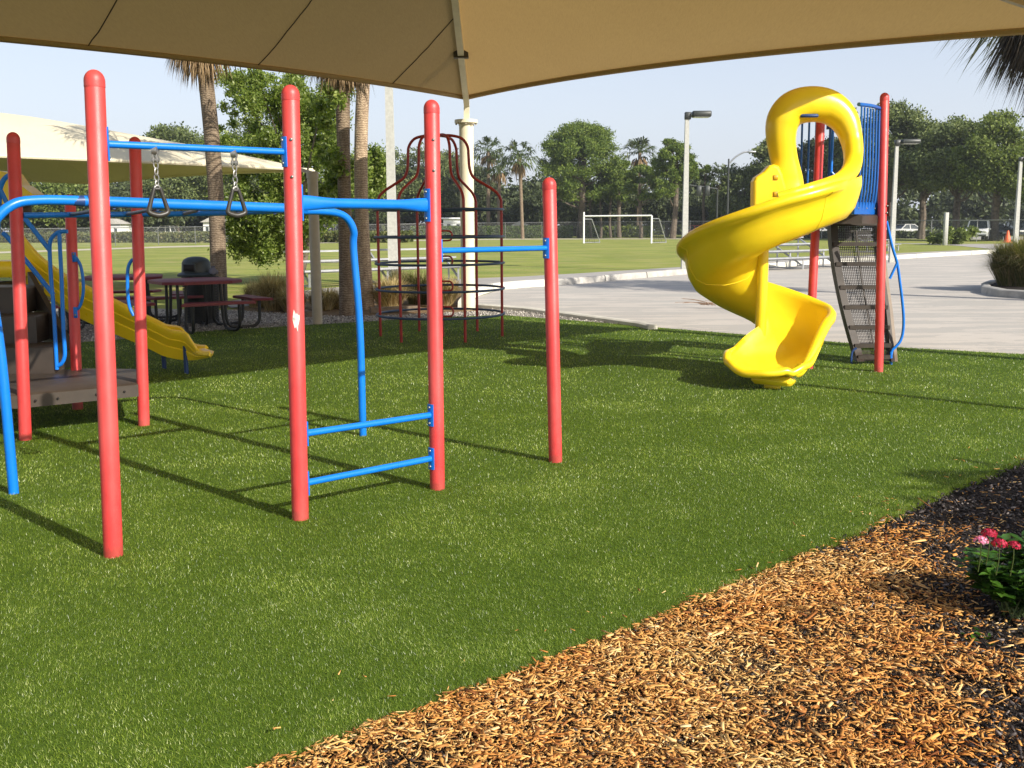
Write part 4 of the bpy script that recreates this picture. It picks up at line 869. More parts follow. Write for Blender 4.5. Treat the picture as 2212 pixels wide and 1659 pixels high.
# hood
D0 = 10.38
hp = [(1716, 470, 17, .05, 10.30), (1712, 430, 25, .07, 10.34), (1705, 392, 30, .09, 10.38), (1694, 345, 29, .12, 10.40), (1687, 300, 31, .15, 10.40), (1691, 262, 35, .17, 10.40), (1713, 235, 38, .18, 10.40), (1751, 225, 39, .19, 10.40), (1791, 232, 37, .18, 10.40), (1822, 258, 31, .165, 10.38), (1838, 298, 23, .14, 10.33), (1843, 335, 19.5, .12, 10.22), (1838, 366, 18.5, .09, 10.03), (1817, 387, 16.5, .075, 9.86), (1788, 398, 15, .065, 9.72), (1751, 407.5, 13, .055, 9.61), (1712, 417, 10.5, .045, 9.57), (1680, 424, 8, .03, 9.58)]
hq = catmull([(a, b, c*10) for a, b, c, d, e in hp], 5); lin = np.linspace(0, 1, len(hq)); lp0 = np.linspace(0, 1, len(hp)); hd_ = np.interp(lin, lp0, [h_[3] for h_ in hp]); hz_ = np.interp(lin, lp0, [h_[4] for h_ in hp]); rows2 = []
for i, q in enumerate(hq):
    t = i/(len(hq)-1); a = hq[max(0, i-1)]; b = hq[min(len(hq)-1, i+1)]; dx, dy = b[0]-a[0], b[1]-a[1]; l = math.hypot(dx, dy); nx, ny = -dy/l, dx/l; row = []
    for g in np.linspace(0, 2*math.pi, 20, endpoint=False):
        cg = math.copysign(abs(math.cos(g))**.8, math.cos(g)); row.append(atv(q[0]+nx*cg*q[2]/10, q[1]+ny*cg*q[2]/10, hz_[i])+[0, math.sin(g)*hd_[i], 0])
    rows2.append(row)
V, F = loft(rows2, True); MB().add(V, F+[tuple(range(20)), tuple(range(len(V)-20, len(V)))]).build('hood', M['yellow'], sp).data.set_sharp_from_angle(angle=math.radians(75))
bx = [(1628, 450), (1628.5, 392), (1633, 383), (1650, 371), (1662, 358), (1672, 354.5), (1683, 358), (1692, 376), (1700, 405), (1706, 450)]
hx = MB().extr([atv(x, y, 10.22) for x, y in bx], (0, .17, 0)).build('baluster', M['yellow'], sp, False)
md = hx.modifiers.new('bevel', 'BEVEL'); md.width = .03; md.segments = 4; md.limit_method = 'ANGLE'; md.angle_limit = math.radians(50)
M['recess_shade'] = simple('yellow_recess_shade', (.55, .30, .005), .5)  # darker yellow paints the shade inside the hand holes, which are solid plates
for y in (377, 413): MB().box(atv(1676, y+6, 10.213), (.046, .008, .046), 0, .006).build('hand_hole', M['recess_shade'], hx)
MB().box(atv(1748, 250, 10.245), (.18, .03, .032), 0, .012).build('hood_slot', M['dkblue'], sp)
fo = at(1690, 822); cpt = np.array([2.42, 9.72]); hd2 = hd[:2]
MB().box((cpt[0]+.06, cpt[1]+.0, .085), (.40, .16, .085), -.62, .03).build('foot_block', M['yellow'], sp)
MB().box((cpt[0]+.06, cpt[1]+.03, .02), (.16, .06, .10), -.62, .02).build('foot', M['yellow'], sp)

# ================================================================ SHADE CANOPIES
def canopy(A, Cc, Dd, Bb, R1_, R2_, bow, root, mat, sag=.25, seams=None, hem=.05, rise_bow=.05):
    """hip roof cloth: corners A,C,D,B (A-C short side, A-B long side), ridge R1-R2; edges bow inwards"""
    A, Cc, Dd, Bb, R1_, R2_ = [np.array(p, float) for p in (A, Cc, Dd, Bb, R1_, R2_)]; ctr = (A+Cc+Dd+Bb)/4
    def edge(p, q, bw, t):
        m = p+(q-p)*t; n = ctr-(p+q)/2; n[2] = 0; d = (q-p)/np.linalg.norm(q-p); n -= d*np.dot(n, d); n /= np.linalg.norm(n); return m+n*bw*4*t*(1-t)+np.array([0, 0, rise_bow*4*t*(1-t)])
    def face(p, q, rp, rq, bw, name, nt=28, ns=16):
        rows = []
        for i in range(nt+1):
            t = i/nt; e = edge(p, q, bw, t); r2 = rp+(rq-rp)*t; row = []
            for j in range(ns+1):
                s = j/ns; v = e+(r2-e)*s; v = v-np.array([0, 0, sag*4*s*(1-s)*(.35+.65*math.sin(math.pi*t))]); row.append(v)
            rows.append(row)
        V, F = loft(rows); MB().add(V, F).build(name, mat, root, fixn=False)
        return rows
    fs = [face(A, Cc, R1_, R1_, bow[0], 'roof_cloth'), face(Cc, Dd, R1_, R2_, bow[1], 'roof_cloth'), face(Dd, Bb, R2_, R2_, bow[2], 'roof_cloth'), face(Bb, A, R2_, R1_, bow[3], 'roof_cloth')]
    for f in fs: MB().tube([r[0] for r in f], hem, 8, 1).build('hem', mat, root)
    return fs
can = thing('shade_canopy', (-.8, 19.4, 0), 'large tan shade canopy overhead, its beige corner column behind the ring climber', 'shade canopy')
CA, CCc, CDd, CBb = (-.8, 19.42, 3.86), (6.3, 11.3, 3.60), (-4.05, .5, 3.6), (-11.1, 8.6, 3.6); RR1, RR2 = np.array((-.78, 11.5, 6.05)), np.array((-3.9, 8.5, 6.05))
fs = canopy(CA, CCc, CDd, CBb, RR1, RR2, (.62, .35, .6, .95), can, M['fabric'], .16)
# seams on the face towards the far left, perpendicular to its edge
f4 = fs[3]
for t0 in (.965, .90, .80, .66, .5, .34):
    pass
def face_pt(f, t, s):
    i = t*(len(f)-1); i0 = min(int(i), len(f)-2); a = i-i0; j = s*(len(f[0])-1); j0 = min(int(j), len(f[0])-2); b = j-j0; g = lambda x, y: np.array(f[x][y])
    return (g(i0, j0)*(1-a)+g(i0+1, j0)*a)*(1-b)+(g(i0, j0+1)*(1-a)+g(i0+1, j0+1)*a)*b
def px_of(p):
    q = np.array(p)-np.array([0, 0, EYE]); w_ = q@_f; return 1106+FPX*(q@_R)/w_
for xe, xt in ((845, 1018), (555, 692), (190, 252), (-200, -230)):
    # find t at the edge whose column matches, then run inwards holding the seam straight
    ts = np.linspace(0, 1, 1200); te = ts[np.argmin([abs(px_of(face_pt(f4, t, 0))-xe) for t in ts])]
    e = face_pt(f4, te, 0); u_ = np.array([.66, -.75]); P = []
    for s in np.linspace(0, 1, 26):
        best = None
        for t in np.linspace(max(0, te-.35), min(1, te+.25), 420):
            p = face_pt(f4, t, s); dv = p[:2]-e[:2]; perp = abs(dv[0]*(-u_[1])+dv[1]*u_[0]) 
            if best is None or perp < best[0]: best = (perp, p)
        if best[0] < .08: P.append(best[1]-[0, 0, .012])
    if len(P) > 3: MB().tube(P, .0075, 5, 1).build('seam', M['seam'], can)
MB().lathe((-.81, 19.42, -.05), (-.81, 19.42, 3.40), [(0, .13), (3.45, .13)], 28).build('column', M['cream'], can)
fl_ = MB().lathe((-.81, 19.42, 3.40), (-.81, 19.42, 3.46), [(0, .155), (.002, .21), (.06, .21)], 28).build('flange', M['cream'], can)
for g in np.linspace(0, 2*math.pi, 8, endpoint=False): MB().lathe((-.81+.18*math.cos(g), 19.42+.18*math.sin(g), 3.37), (-.81+.18*math.cos(g), 19.42+.18*math.sin(g), 3.40), [(0, .016), (.04, .016)], 6).build('bolt', M['beige'], fl_)
hipA = [np.array(r[0]) for r in [fs[0][0]]][0]
hip = [np.array(fs[0][0][j])-[0, 0, .07] for j in range(0, 17)]
MB().beam((-.80, 19.42, 3.45), (-.79, 19.36, 3.80), .10, .10).build('rafter_stub', M['cream'], can)
mbh = MB()
for i in range(0, 16): mbh.beam(hip[i] if i else np.array([-.79, 19.38, 3.72]), hip[i+1]-(hip[i]-hip[i+1])*.05, .10, .10)
mbh.build('rafter', M['cream'], can, False)
MB().beam(hip[4]+[0, .08, .02], hip[4]-[0, .08, -.02], .24, .15).build('rafter_clamp', M['brown'], can)
mbh = MB(); hipC = [np.array(fs[1][0][j])-[0, 0, .06] for j in range(0, 17)]
for i in range(16): mbh.beam(hipC[i], hipC[i+1], .08, .09)
mbh.build('rafter', M['beige'], can, False)
for cx, cy in ((6.32, 11.32), (-4.05, .5), (-11.1, 8.6)): MB().lathe((cx, cy, -.05), (cx, cy, 3.6), [(0, .11), (3.65, .11)], 20).build('column', M['cream'], can)

ca2 = thing('shade_canopy', (-4.6, 24.9, 0), 'smaller cream shade canopy over the picnic tables, lit from above', 'shade canopy')
E1 = at(686, 700); KS = 1.5; E1z = EYE+(2.43-EYE)*KS; v2 = np.array([-.70, -.71]); u2 = np.array([-.76, .65]); e0 = E1[:2]*KS; Lw, Ls2 = 7.2*KS, 6.8*KS
q0 = (*e0, E1z); q1 = (*(e0+u2*Ls2), E1z); q2 = (*(e0+u2*Ls2+v2*Lw), E1z); q3 = (*(e0+v2*Lw), E1z)
m_ = e0+u2*Ls2/2+v2*Lw/2
canopy(q0, q1, q2, q3, (*(m_-v2*.2), 4.17), (*(m_+v2*.2), 4.17), (.25, .25, .3, .3), ca2, M['fabric2'], -.32, hem=.04)
bp_ = thing('beige_post', (E1[0], E1[1], 0), 'beige steel column with a cap, standing in gravel right of the second red post', 'column')
MB().lathe((E1[0], E1[1], -.05), (E1[0], E1[1], 2.38), [(0, .082), (2.43, .082)], 24).build('column', M['beige'], bp_)
MB().lathe((E1[0], E1[1], 2.30), (E1[0], E1[1], 2.36), [(0, .095), (.1, .095), (.11, .06)], 24).build('column_cap', M['beige'], bp_)
MB().beam((E1[0], E1[1], 2.38), (E1[0]-.22, E1[1]+.1, 2.45), .05, .05).build('cable_arm', M['beige'], bp_)
for q in ((*e0, E1z), q1, q2, q3): MB().lathe((q[0], q[1], -.05), (q[0], q[1], E1z), [(0, .065), (E1z+.05, .065)], 20).build('column', M['cream'], ca2)

# ================================================================ PICNIC AREA
def picnic(x, y, rz, label):
    root = thing('picnic_table', (x, y, 0), label, 'picnic table', 'maroon picnic tables under the cream canopy'); root.rotation_euler = (0, 0, 0)
    ca, sa = math.cos(rz), math.sin(rz); T = lambda p: (x+p[0]*ca-p[1]*sa, y+p[0]*sa+p[1]*ca, p[2]); h = .61; c = .36
    octo = [(-h, -c), (-c, -h), (c, -h), (h, -c), (h, c), (c, h), (-c, h), (-h, c)]
    slab([T((a, b, 0))[:2] for a, b in octo], .712, .765, 'table_top', M['maroon'], root)
    for k in range(4):
        g = rz+k*math.pi/2; c2, s2 = math.cos(g), math.sin(g); Tk = lambda p: (x+p[0]*c2-p[1]*s2, y+p[0]*s2+p[1]*c2, p[2])
        slab([Tk((a, b, 0))[:2] for a, b in ((.74, -.42), (1.02, -.56), (1.02, .56), (.74, .42))], .425, .465, 'bench', M['maroon'], root)
        for s in (-1, 1):
            MB().tube([Tk((.36, .26*s, .72)), Tk((.36, .28*s, .3)), Tk((.37, .29*s, .14)), Tk((.42, .30*s, .05)), Tk((.52, .31*s, .025)), Tk((.74, .33*s, .025)), Tk((.83, .34*s, .06)), Tk((.87, .35*s, .15)), Tk((.88, .35*s, .43))], .024, 10, 5).build('leg', M['black'], root)
    return root
pc = atv(421, 608, 15.9); picnic(pc[0], pc[1], .62, 'maroon picnic table with four attached benches in front of the black litter bin')
picnic(-6.45, 17.3, .3, 'maroon picnic table farther back, seen between two red posts')
picnic(-7.3, 15.2, .9, 'maroon picnic table in shade behind the yellow straight slide')
b0 = atv(436, 660, 17.0); bn = thing('litter_bin', (b0[0], b0[1], 0), 'dark domed litter bin behind the nearer picnic table', 'litter bin')
bx_, by_ = b0[0], b0[1]
MB().lathe((bx_, by_, 0), (bx_, by_, .9), [(.03, .22), (.06, .23), (.74, .262), (.76, .262)], 28).build('liner', M['black'], bn)
n_ = 40; rw = [[(bx_+r_q*math.cos(g), by_+r_q*math.sin(g), z) for g in np.linspace(0, 2*math.pi, n_+1)] for r_q, z in ((.262, .04), (.30, .76))]
V, F = loft(rw); uv = [(2*math.pi*.28*k/n_, z) for z in (0, .72) for k in range(n_+1)]; npmesh('perforated_shell', V, F, M['perfblack'], bn, True, uv)
MB().lathe((bx_, by_, 0), (bx_, by_, .06), [(0, .27), (.06, .27)], 28).build('base_ring', M['black'], bn)
dx = -.06; MB().lathe((bx_+dx, by_, .76), (bx_+dx, by_, 1.1), [(0, .30), (.03, .305), (.05, .285), (.07, .235), (.22, .225), (.27, .20), (.305, .14), (.32, .06), (.322, .0)], 32).build('dome_lid', M['bin'], bn)
MB().box((bx_+dx-.045, by_-.222, .76+.145), (.215, .03, .13), -.12, .012).build('flap_frame', M['bin'], bn); MB().box((bx_+dx-.045, by_-.234, .76+.145), (.18, .018, .105), -.12, .01).build('opening', M['hollow'], bn)
bag = thing('carrier_bag', (bx_+.24, by_-.12, .78), 'small grey bag left on the rim of the litter bin', 'bag')
V, F = leafcloud(rs(4), [(bx_+.25, by_-.1, .84)], [.03], 1, .01); 
rwb = [[(bx_+.245+rr*math.cos(g)*(1+.25*math.sin(3*g+z*40)), by_-.1+rr*.7*math.sin(g), z) for g in np.linspace(0, 2*math.pi, 14, endpoint=False)] for rr, z in ((.03, .79), (.065, .80), (.07, .84), (.05, .88), (.025, .905), (.04, .93))]
V, F = loft(rwb, True); M['baggrey'] = simple('grey_bag', (.13, .13, .16), .4); MB().add(V, F+[tuple(range(14))]).build('body', M['baggrey'], bag)

# ================================================================ BLEACHERS, POLES, LAMPS
def bleacher(a, b, dep, rows_, h0, root_label, dz=.2, dy=.33, board=.24, foot=True):
    A = np.array([a[0], a[1], 0]); B = np.array([b[0], b[1], 0]); d = (B-A)/np.linalg.norm(B-A); n = np.array([-d[1], d[0], 0])*(1 if -d[1]*0+d[0] > 0 else -1); L_ = np.linalg.norm(B-A)
    root = thing('bleacher', (A[0], A[1], 0), root_label, 'bleacher')
    for k in range(rows_):
        o = n*dy*2*k*.5*1.6; z = h0+dz*k*1.0
        MB().beam(A+o+[0, 0, z], B+o+[0, 0, z], board, .045).build('seat_board', M['aluminium'], root, False)
        if foot and k: MB().beam(A+o-n*.3+[0, 0, z-.28], B+o-n*.3+[0, 0, z-.28], board*.8, .04).build('foot_board', M['aluminium'], root, False)
    m_ = max(2, int(L_/1.7)+1); ob = n*dy*.8*2*(rows_-1)
    for i in range(m_):
        p = A+(B-A)*((i+.08)/(m_-.84)); fr = MB()
        fr.beam(p+[0, 0, .03], p+ob+[0, 0, .03], .05, .05); fr.beam(p+[0, 0, .1], p+ob+[0, 0, h0+dz*(rows_-1)-.03], .05, .05)
        for k in range(rows_): q = p+n*dy*.8*2*k; fr.beam(q+[0, 0, .0], q+[0, 0, h0+dz*k-.02], .05, .05)
        fr.build('support', M['aluminium'], root, False)
    return root
a = at(655, 622); b = at(1002, 606); 
bleacher(a, b, 0, 3, .42, 'long aluminium bleacher by the field, behind the ring climber', .24, .30)
a = at(1652, 585); b = at(1812, 578); bleacher(a, b, 0, 4, .40, 'aluminium bleacher seen between spiral slide and climber', .22, .36)
a = at(1893, 545); b = at(1942, 541); bleacher(a, b, 0, 3, .36, 'distant aluminium bleacher just right of the blue barred tower', .26, .36)

def lamp(x, y, h, wpole, label, head=(.9, .36, .20), arm=1, square=True, cant=0.0):
    root = thing('lamp_post', (x, y, 0), label, 'lamp post'); w0 = wpole
    rw = [[(x+s*w_/2, y+q*w_/2, z) for s, q in ((-1, -1), (1, -1), (1, 1), (-1, 1))] for w_, z in ((w0, -.03), (w0*.62, h))]; V, F = loft(rw, True)
    pl = MB().add(V, F+[(0, 1, 2, 3), (7, 6, 5, 4)]).build('pole', M['concrete_pole'], root, False)
    if head:
        MB().box((x+.02, y, h+.10), (.2, .2, .24), 0, .02).build('mount', M['lampgrey'], root)
        hh = MB().box((x+arm*(.16+head[0]/2), y, h+.15), (head[0], head[1], head[2]), 0, .03).build('lamp_head', M['lampgrey'], root); MB().box((x+arm*(.16+head[0]/2), y, h+.15-head[2]/2-.005), (head[0]*.8, head[1]*.8, .012), 0).build('lens', M['lens'], hh)
    return root
g = at(1478, 584); lamp(g[0], g[1], atv(1476, 247, g[1])[2]-.15, .21, 'pale square lamp post standing left of the yellow spiral slide', head=(.62, .45, .19))
g = at(1925, 566); lamp(g[0], g[1], atv(1925, 306, g[1])[2]-.15, .19, 'pale lamp post standing close behind the right red post', head=(.72, .4, .17))
g = at(2192, 541); lamp(g[0], g[1], atv(2204, 342, g[1])[2]-.15, .24, 'pale lamp post at the right edge beside the orange cone', head=(.9, .5, .2))
g = at(850, 611); up_ = thing('utility_pole', (g[0], g[1], 0), 'tall pale concrete pole rising behind the ring climber', 'pole')
rw = [[(g[0]+s*w_/2, g[1]+q*w_/2, z) for s, q in ((-1, -1), (1, -1), (1, 1), (-1, 1))] for w_, z in ((.255, -.03), (.17, 7.5))]; V, F = loft(rw, True); MB().add(V, F+[(0, 1, 2, 3), (7, 6, 5, 4)]).build('shaft', M['concrete_pole'], up_, False)
g = at(2041, 529); wp = MB().box((g[0], g[1], 1.12), (.26, .26, 2.3), 0, .02).build('marker_post', M['concrete_pole'], None); tag(wp, 'short pale concrete post beside the round verge shrub', 'post')
g = at(1570, 515); st = thing('street_light', (g[0], g[1], 0), 'far street light with one curved arm above the trees', 'street light'); hz = atv(1570, 343, g[1])[2]; k_ = g[1]/FPX
MB().tube([(g[0], g[1], 0), (g[0], g[1], hz)], [.15, .09], 8).build('pole', M['lampgrey'], st)
MB().tube([(g[0], g[1], hz-.6), (g[0]+12*k_, g[1], hz+.1), (g[0]+30*k_, g[1], hz+.65), (g[0]+44*k_, g[1], hz+.75)], .09, 8, 4).build('arm', M['aluminium'], st); MB().box((g[0]+48*k_, g[1], hz+.72), (.9, .35, .2), 0, .05).build('lamp_head', M['aluminium'], st)
sg = thing('signal_gantry', (g[0]-.3, g[1], 0), 'far traffic signal arm reaching left among the trees', 'traffic signal')
pz = atv(1550, 408, g[1]); MB().tube([(pz[0], pz[1], 0), (pz[0], pz[1], pz[2])], .10, 8).build('pole', M['lampgrey'], sg); MB().tube([pz, atv(1490, 400, g[1])], .08, 8).build('arm', M['lampgrey'], sg)
for x in (1528, 1510): MB().box(atv(x, 412, g[1]-.2), (.5, .4, 1.1), 0, .05).build('signal_head', M['lampgrey'], sg)

# ================================================================ GOAL
def goal(xl, xr, yb, ytop, label, net=True):
    root = thing('goal', tuple(at(xl, yb)), label, 'football goal'); A = at(xl, yb); B = at(xr, yb); h = atv(xl, ytop, A[1])[2]; r = .075
    MB().tube([A, A+[0, 0, h+.35]], r, 8).build('post', M['white'], root); MB().tube([B, B+[0, 0, h]], r, 8).build('post', M['white'], root); MB().tube([A+[0, 0, h], B+[0, 0, h]], r*.9, 8).build('crossbar', M['white'], root)
    for P, q in ((A, 1), (B, 1)):
        MB().tube([P+[0, .3, h-.25], P+[.75, 1.0, h-.25], P+[1.55, 2.0, .05]], .04, 6).build('net_stay', M['aluminium'], root); MB().tube([P+[0, .1, .04], P+[1.55, 2.0, .04]], .04, 6).build('base_bar', M['aluminium'], root)
        nb = MB()
        for i in range(9): z = .15+i*(h-.5)/8; nb.tube([P+[.02, .06, z], P+[1.5-z*.36, 1.9-z*.45, z-.04]], .012, 4)
        for i in range(5): t = i/5; nb.tube([P+[.1+1.2*t, .1+1.6*t, .05], P+[.1+.6*t, .1+.8*t, h-.3]], .010, 4)
        nb.build('net', M['lampgrey'], root)
goal(1261, 1407, 525.5, 467, 'white football goal in front of the pines')

# ================================================================ FENCE
def fence(pts, ztop, label, step=3.0):
    P = [at(x, y) for x, y in pts]; root = thing('chain_link_fence', tuple(P[0]), label, 'fence'); d = [0]
    for i in range(1, len(P)): d.append(d[-1]+np.linalg.norm(P[i]-P[i-1]))
    T_ = lambda s: np.array([np.interp(s, d, [p[k] for p in P]) for k in (0, 1)]+[0]); Z = lambda s: float(np.interp(s, d, ztop))
    n = int(d[-1]/step); ss = np.linspace(0, d[-1], n+1); rows = [[T_(s) for s in ss], [T_(s)+[0, 0, Z(s)] for s in ss]]
    V, F = loft(rows); npmesh('mesh', V, F, M['chain'], root, False, [(s, z) for z in (0, 1.7) for s in ss])
    MB().tube([T_(s)+[0, 0, Z(s)] for s in ss], .035, 6, 1).build('top_rail', M['steel'], root)
    for i, s in enumerate(ss[:100]): MB().tube([T_(s), T_(s)+[0, 0, Z(s)+.06]], .040, 6).build('post', M['steel'], root)
    return root
fence([(-60, 539), (0, 537), (368, 528.5), (560, 523.5)], [1.5, 1.5, 1.58, 1.66], 'galvanised chain link fence along the far left of the field', 4.0)
fence([(560, 523.5), (700, 519.5), (880, 516.5), (1060, 515), (1250, 514.2)], [1.66, 1.72, 1.8, 1.88, 1.9], 'galvanised chain link fence behind the ring climber, in front of the hedge', 4.4)
fence([(1250, 514.2), (1480, 514.2), (1700, 516), (1900, 518.5), (2060, 521), (2230, 522.5)], [1.9, 1.9, 1.85, 1.8, 1.75, 1.75], 'galvanised chain link fence behind the goal and before the parked vehicles', 4.6)

# ================================================================ VEHICLES
def car(x, y, rz, paint, label, kind='sedan', name='parked_car', group='vehicles parked beyond the fence'):
    """side profile lofted across the width; rz turns the nose (local +x)"""
    root = thing(name, (x, y, 0), label, 'car' if kind != 'pickup' else 'pickup truck', group); pm = simple('paint_'+paint[0], paint[1], .25, var=.03)
    if kind == 'sedan': body = [(-2.2, .45), (-2.15, .85), (-1.5, .95), (-1.35, .97), (1.0, .92), (1.95, .78), (2.2, .6), (2.2, .35), (-2.15, .3)]; cab = [(-1.45, .93), (-.85, 1.36), (-.2, 1.42), (.35, 1.36), (1.05, .9)]
    elif kind == 'suv': body = [(-2.2, .5), (-2.18, 1.05), (-1.9, 1.08), (.9, 1.08), (1.1, 1.04), (2.05, .96), (2.22, .75), (2.22, .42), (-2.18, .38)]; cab = [(-2.1, 1.06), (-1.95, 1.62), (-1.6, 1.74), (.1, 1.74), (.35, 1.68), (.98, 1.05)]
    else: body = [(-2.6, .55), (-2.58, 1.05), (-.75, 1.05), (-.7, 1.08), (1.35, 1.06), (2.4, .98), (2.55, .75), (2.55, .45), (-2.55, .42)]; cab = [(-.75, 1.06), (-.62, 1.72), (.3, 1.76), (.55, 1.70), (1.2, 1.06)]
    ca, sa = math.cos(rz), math.sin(rz); T = lambda px, py, pz: (x+px*ca-py*sa, y+px*sa+py*ca, pz)
    W = .86; rows = [[T(a*(.985 if abs(w_) > .9 else 1), w_*W, b if abs(w_) < .95 else b-.02*(b > .6)) for a, b in body] for w_ in (-1, -.93, .93, 1)]
    V, F = loft(rows, True); n = len(body); MB().add(V, F+[tuple(range(n)), tuple(range(3*n, 4*n))]).build('body', pm, root)
    rows = [[T(a*(1 if abs(w_) < .9 else .97)+0, w_*W*(.96-.16*(b > 1.2)), b) for a, b in cab] for w_ in (-1, -.95, .95, 1)]; V, F = loft(rows, False); n = len(cab)
    MB().add(V, F+[tuple(range(n)), tuple(range(3*n, 4*n))]).build('glasshouse', M['glass'], root, False)
    zt = max(b for _, b in cab); xs = [a for a, b in cab if b > zt-.12]; MB().extr([T(min(xs)-.05, -W*.80, zt-.03), T(max(xs)+.05, -W*.80, zt-.04), T(max(xs)+.05, W*.80, zt-.04), T(min(xs)-.05, W*.80, zt-.03)], (0, 0, .06)).build('roof', pm, root)
    pil = MB(); xa, za = cab[0]; xb, zb = cab[1]; xc, zc = cab[-2]; xd, zd = cab[-1]
    for s in (-1, 1):
        pil.beam(T(xa, s*W*.95, za), T(xb, s*W*.81, zb), .10, .07); pil.beam(T(xd, s*W*.95, zd), T(xc, s*W*.81, zc), .08, .06); xm = (xb+xc)/2-.05; pil.beam(T(xm, s*W*.95, za), T(xm, s*W*.81, zt-.02), .09, .05)
    pil.build('pillars', pm, root)
    wb = 1.35 if kind != 'pickup' else 1.6
    for a in (-wb, wb):
        for s in (-1, 1):
            wr = .34 if kind == 'sedan' else .38; w1 = MB().lathe(T(a, s*(W-.18), wr), T(a, s*(W+.03), wr), [(0, wr), (.02, wr), (.19, wr), (.21, wr*.9)], 20).build('wheel', M['tyre'], root); MB().lathe(T(a, s*(W-.1), wr), T(a, s*(W+.04), wr), [(0, wr*.6), (.14, wr*.6), (.15, wr*.3)], 14).build('rim', M['aluminium'], w1)
    L_ = 2.2 if kind != 'pickup' else 2.55; zh = .66 if kind == 'sedan' else .82
    for s in (-1, 1):
        MB().box(T(L_-.02, s*.62, zh), (.08, .34, .16), rz, .02).build('headlight', M['lens'], root); MB().box(T(-L_+.03, s*.68, zh+.05), (.08, .22, .2), rz, .02).build('tail_light', M['lamp_red'], root)
        MB().box(T((cab[-1][0])-.25, s*(W+.08), 1.0), (.12, .16, .12), rz, .03).build('mirror', pm, root)
    MB().box(T(L_, 0, .48), (.08, 1.5, .18), rz, .02).build('bumper', M['lampgrey'], root); MB().box(T(L_+.005, 0, zh-.02), (.05, .8, .14), rz, .01).build('grille', M['hollow'], root)
    return root
def onfar(px, yb): g = at(px, yb); return g[0], g[1]
x, y = onfar(2112, 520.0); car(x, y, -2.05, ('white', (.75, .76, .74)), 'white four wheel drive car facing the camera under the right oaks', 'suv')
x, y = onfar(2156, 519.2); car(x+.3, y+1.5, -1.9, ('grey', (.09, .10, .11)), 'dark grey car parked right beside the white four wheel drive')
x, y = onfar(2207, 520.0); car(x+.2, y+.5, -1.75, ('navy', (.03, .035, .05)), 'dark blue car behind the lamp post at the right edge', 'suv')
x, y = onfar(1888, 513.0); car(x, y, -2.4, ('silver', (.45, .46, .48)), 'silver car partly hidden behind the right red post of the tower', 'suv')
x, y = onfar(1506, 513.2); car(x, y, -1.2, ('red', (.35, .02, .02)), 'dark red car behind the fence just right of the goal')
x, y = onfar(1652, 513.4); car(x, y, .2, ('charcoal', (.05, .055, .06)), 'charcoal car behind the fence beside the left edge of the spiral slide')
x, y = onfar(1700, 513.4); car(x+3, y, .1, ('pearl', (.5, .5, .5)), 'light grey car behind the fence under the yellow slide chute')
x, y = onfar(362, 519.5); car(x, y, 3.1, ('cream', (.78, .78, .76)), 'white pickup truck beyond the left fence, below the hand grips', 'pickup')
x, y = onfar(1960, 513.5); car(x, y, .3, ('ivory', (.6, .6, .58)), 'pale low car between tree trunks right of the tower')
g = at(2176, 524); cn = thing('traffic_cone', tuple(g), 'orange traffic cone on the drive by the right lamp post', 'traffic cone')
MB().lathe(g, g+[0, 0, 1], [(.04, .30), (.06, .27), (.9, .07), (.93, .05)], 16).build('body', M['cone'], cn); MB().box(g+[0, 0, .025], (.62, .62, .05), 0, .02).build('base', M['cone'], cn)

# far buildings glimpsed through the trees
def shed(px0, px1, y0, yb, dep, col, label, gable=False):
    a = atv(px0, yb, dep); b = atv(px1, yb, dep); h = atv(px0, y0, dep)[2]; w_ = b[0]-a[0]; root = thing('building', ((a[0]+b[0])/2, dep, 0), label, 'building'); m_ = simple('wall_'+label[:9].replace(' ', '_'), col, .7, var=.05)
    MB().box(((a[0]+b[0])/2, dep+2, h/2), (w_, 4, h), 0).build('wall', m_, root, False)
    if gable: MB().extr([(a[0]-.3, dep-.3, h), (b[0]+.3, dep-.3, h), ((a[0]+b[0])/2, dep-.3, h+.6)], (0, 4.6, 0)).build('roof', M['curbgrey'], root, False)
    else: MB().box(((a[0]+b[0])/2, dep+2, h+.12), (w_+.5, 4.5, .2), 0, .04).build('roof', M['white'], root, False)
    for k in (0.25, .7): MB().box((a[0]+w_*k, dep-.01, h*.6), (w_*.16, .06, h*.3), 0).build('window', M['glass'], root, False)
shed(958, 1004, 474, 505, 134, (.75, .75, .72), 'white flat roofed building glimpsed above the hedge left of the column')
shed(1108, 1138, 487, 505, 134, (.62, .50, .42), 'pinkish gabled house glimpsed between the palm trunks', True)
shed(1560, 1600, 485, 505, 150, (.55, .53, .5), 'grey walled building behind the fence left of the slide')
shed(225, 262, 484, 515, 118, (.7, .7, .68), 'small white building beyond the left fence', True)
shed(440, 475, 480, 512, 122, (.66, .66, .64), 'whitewashed building beyond the fence behind the leaning palm', True)

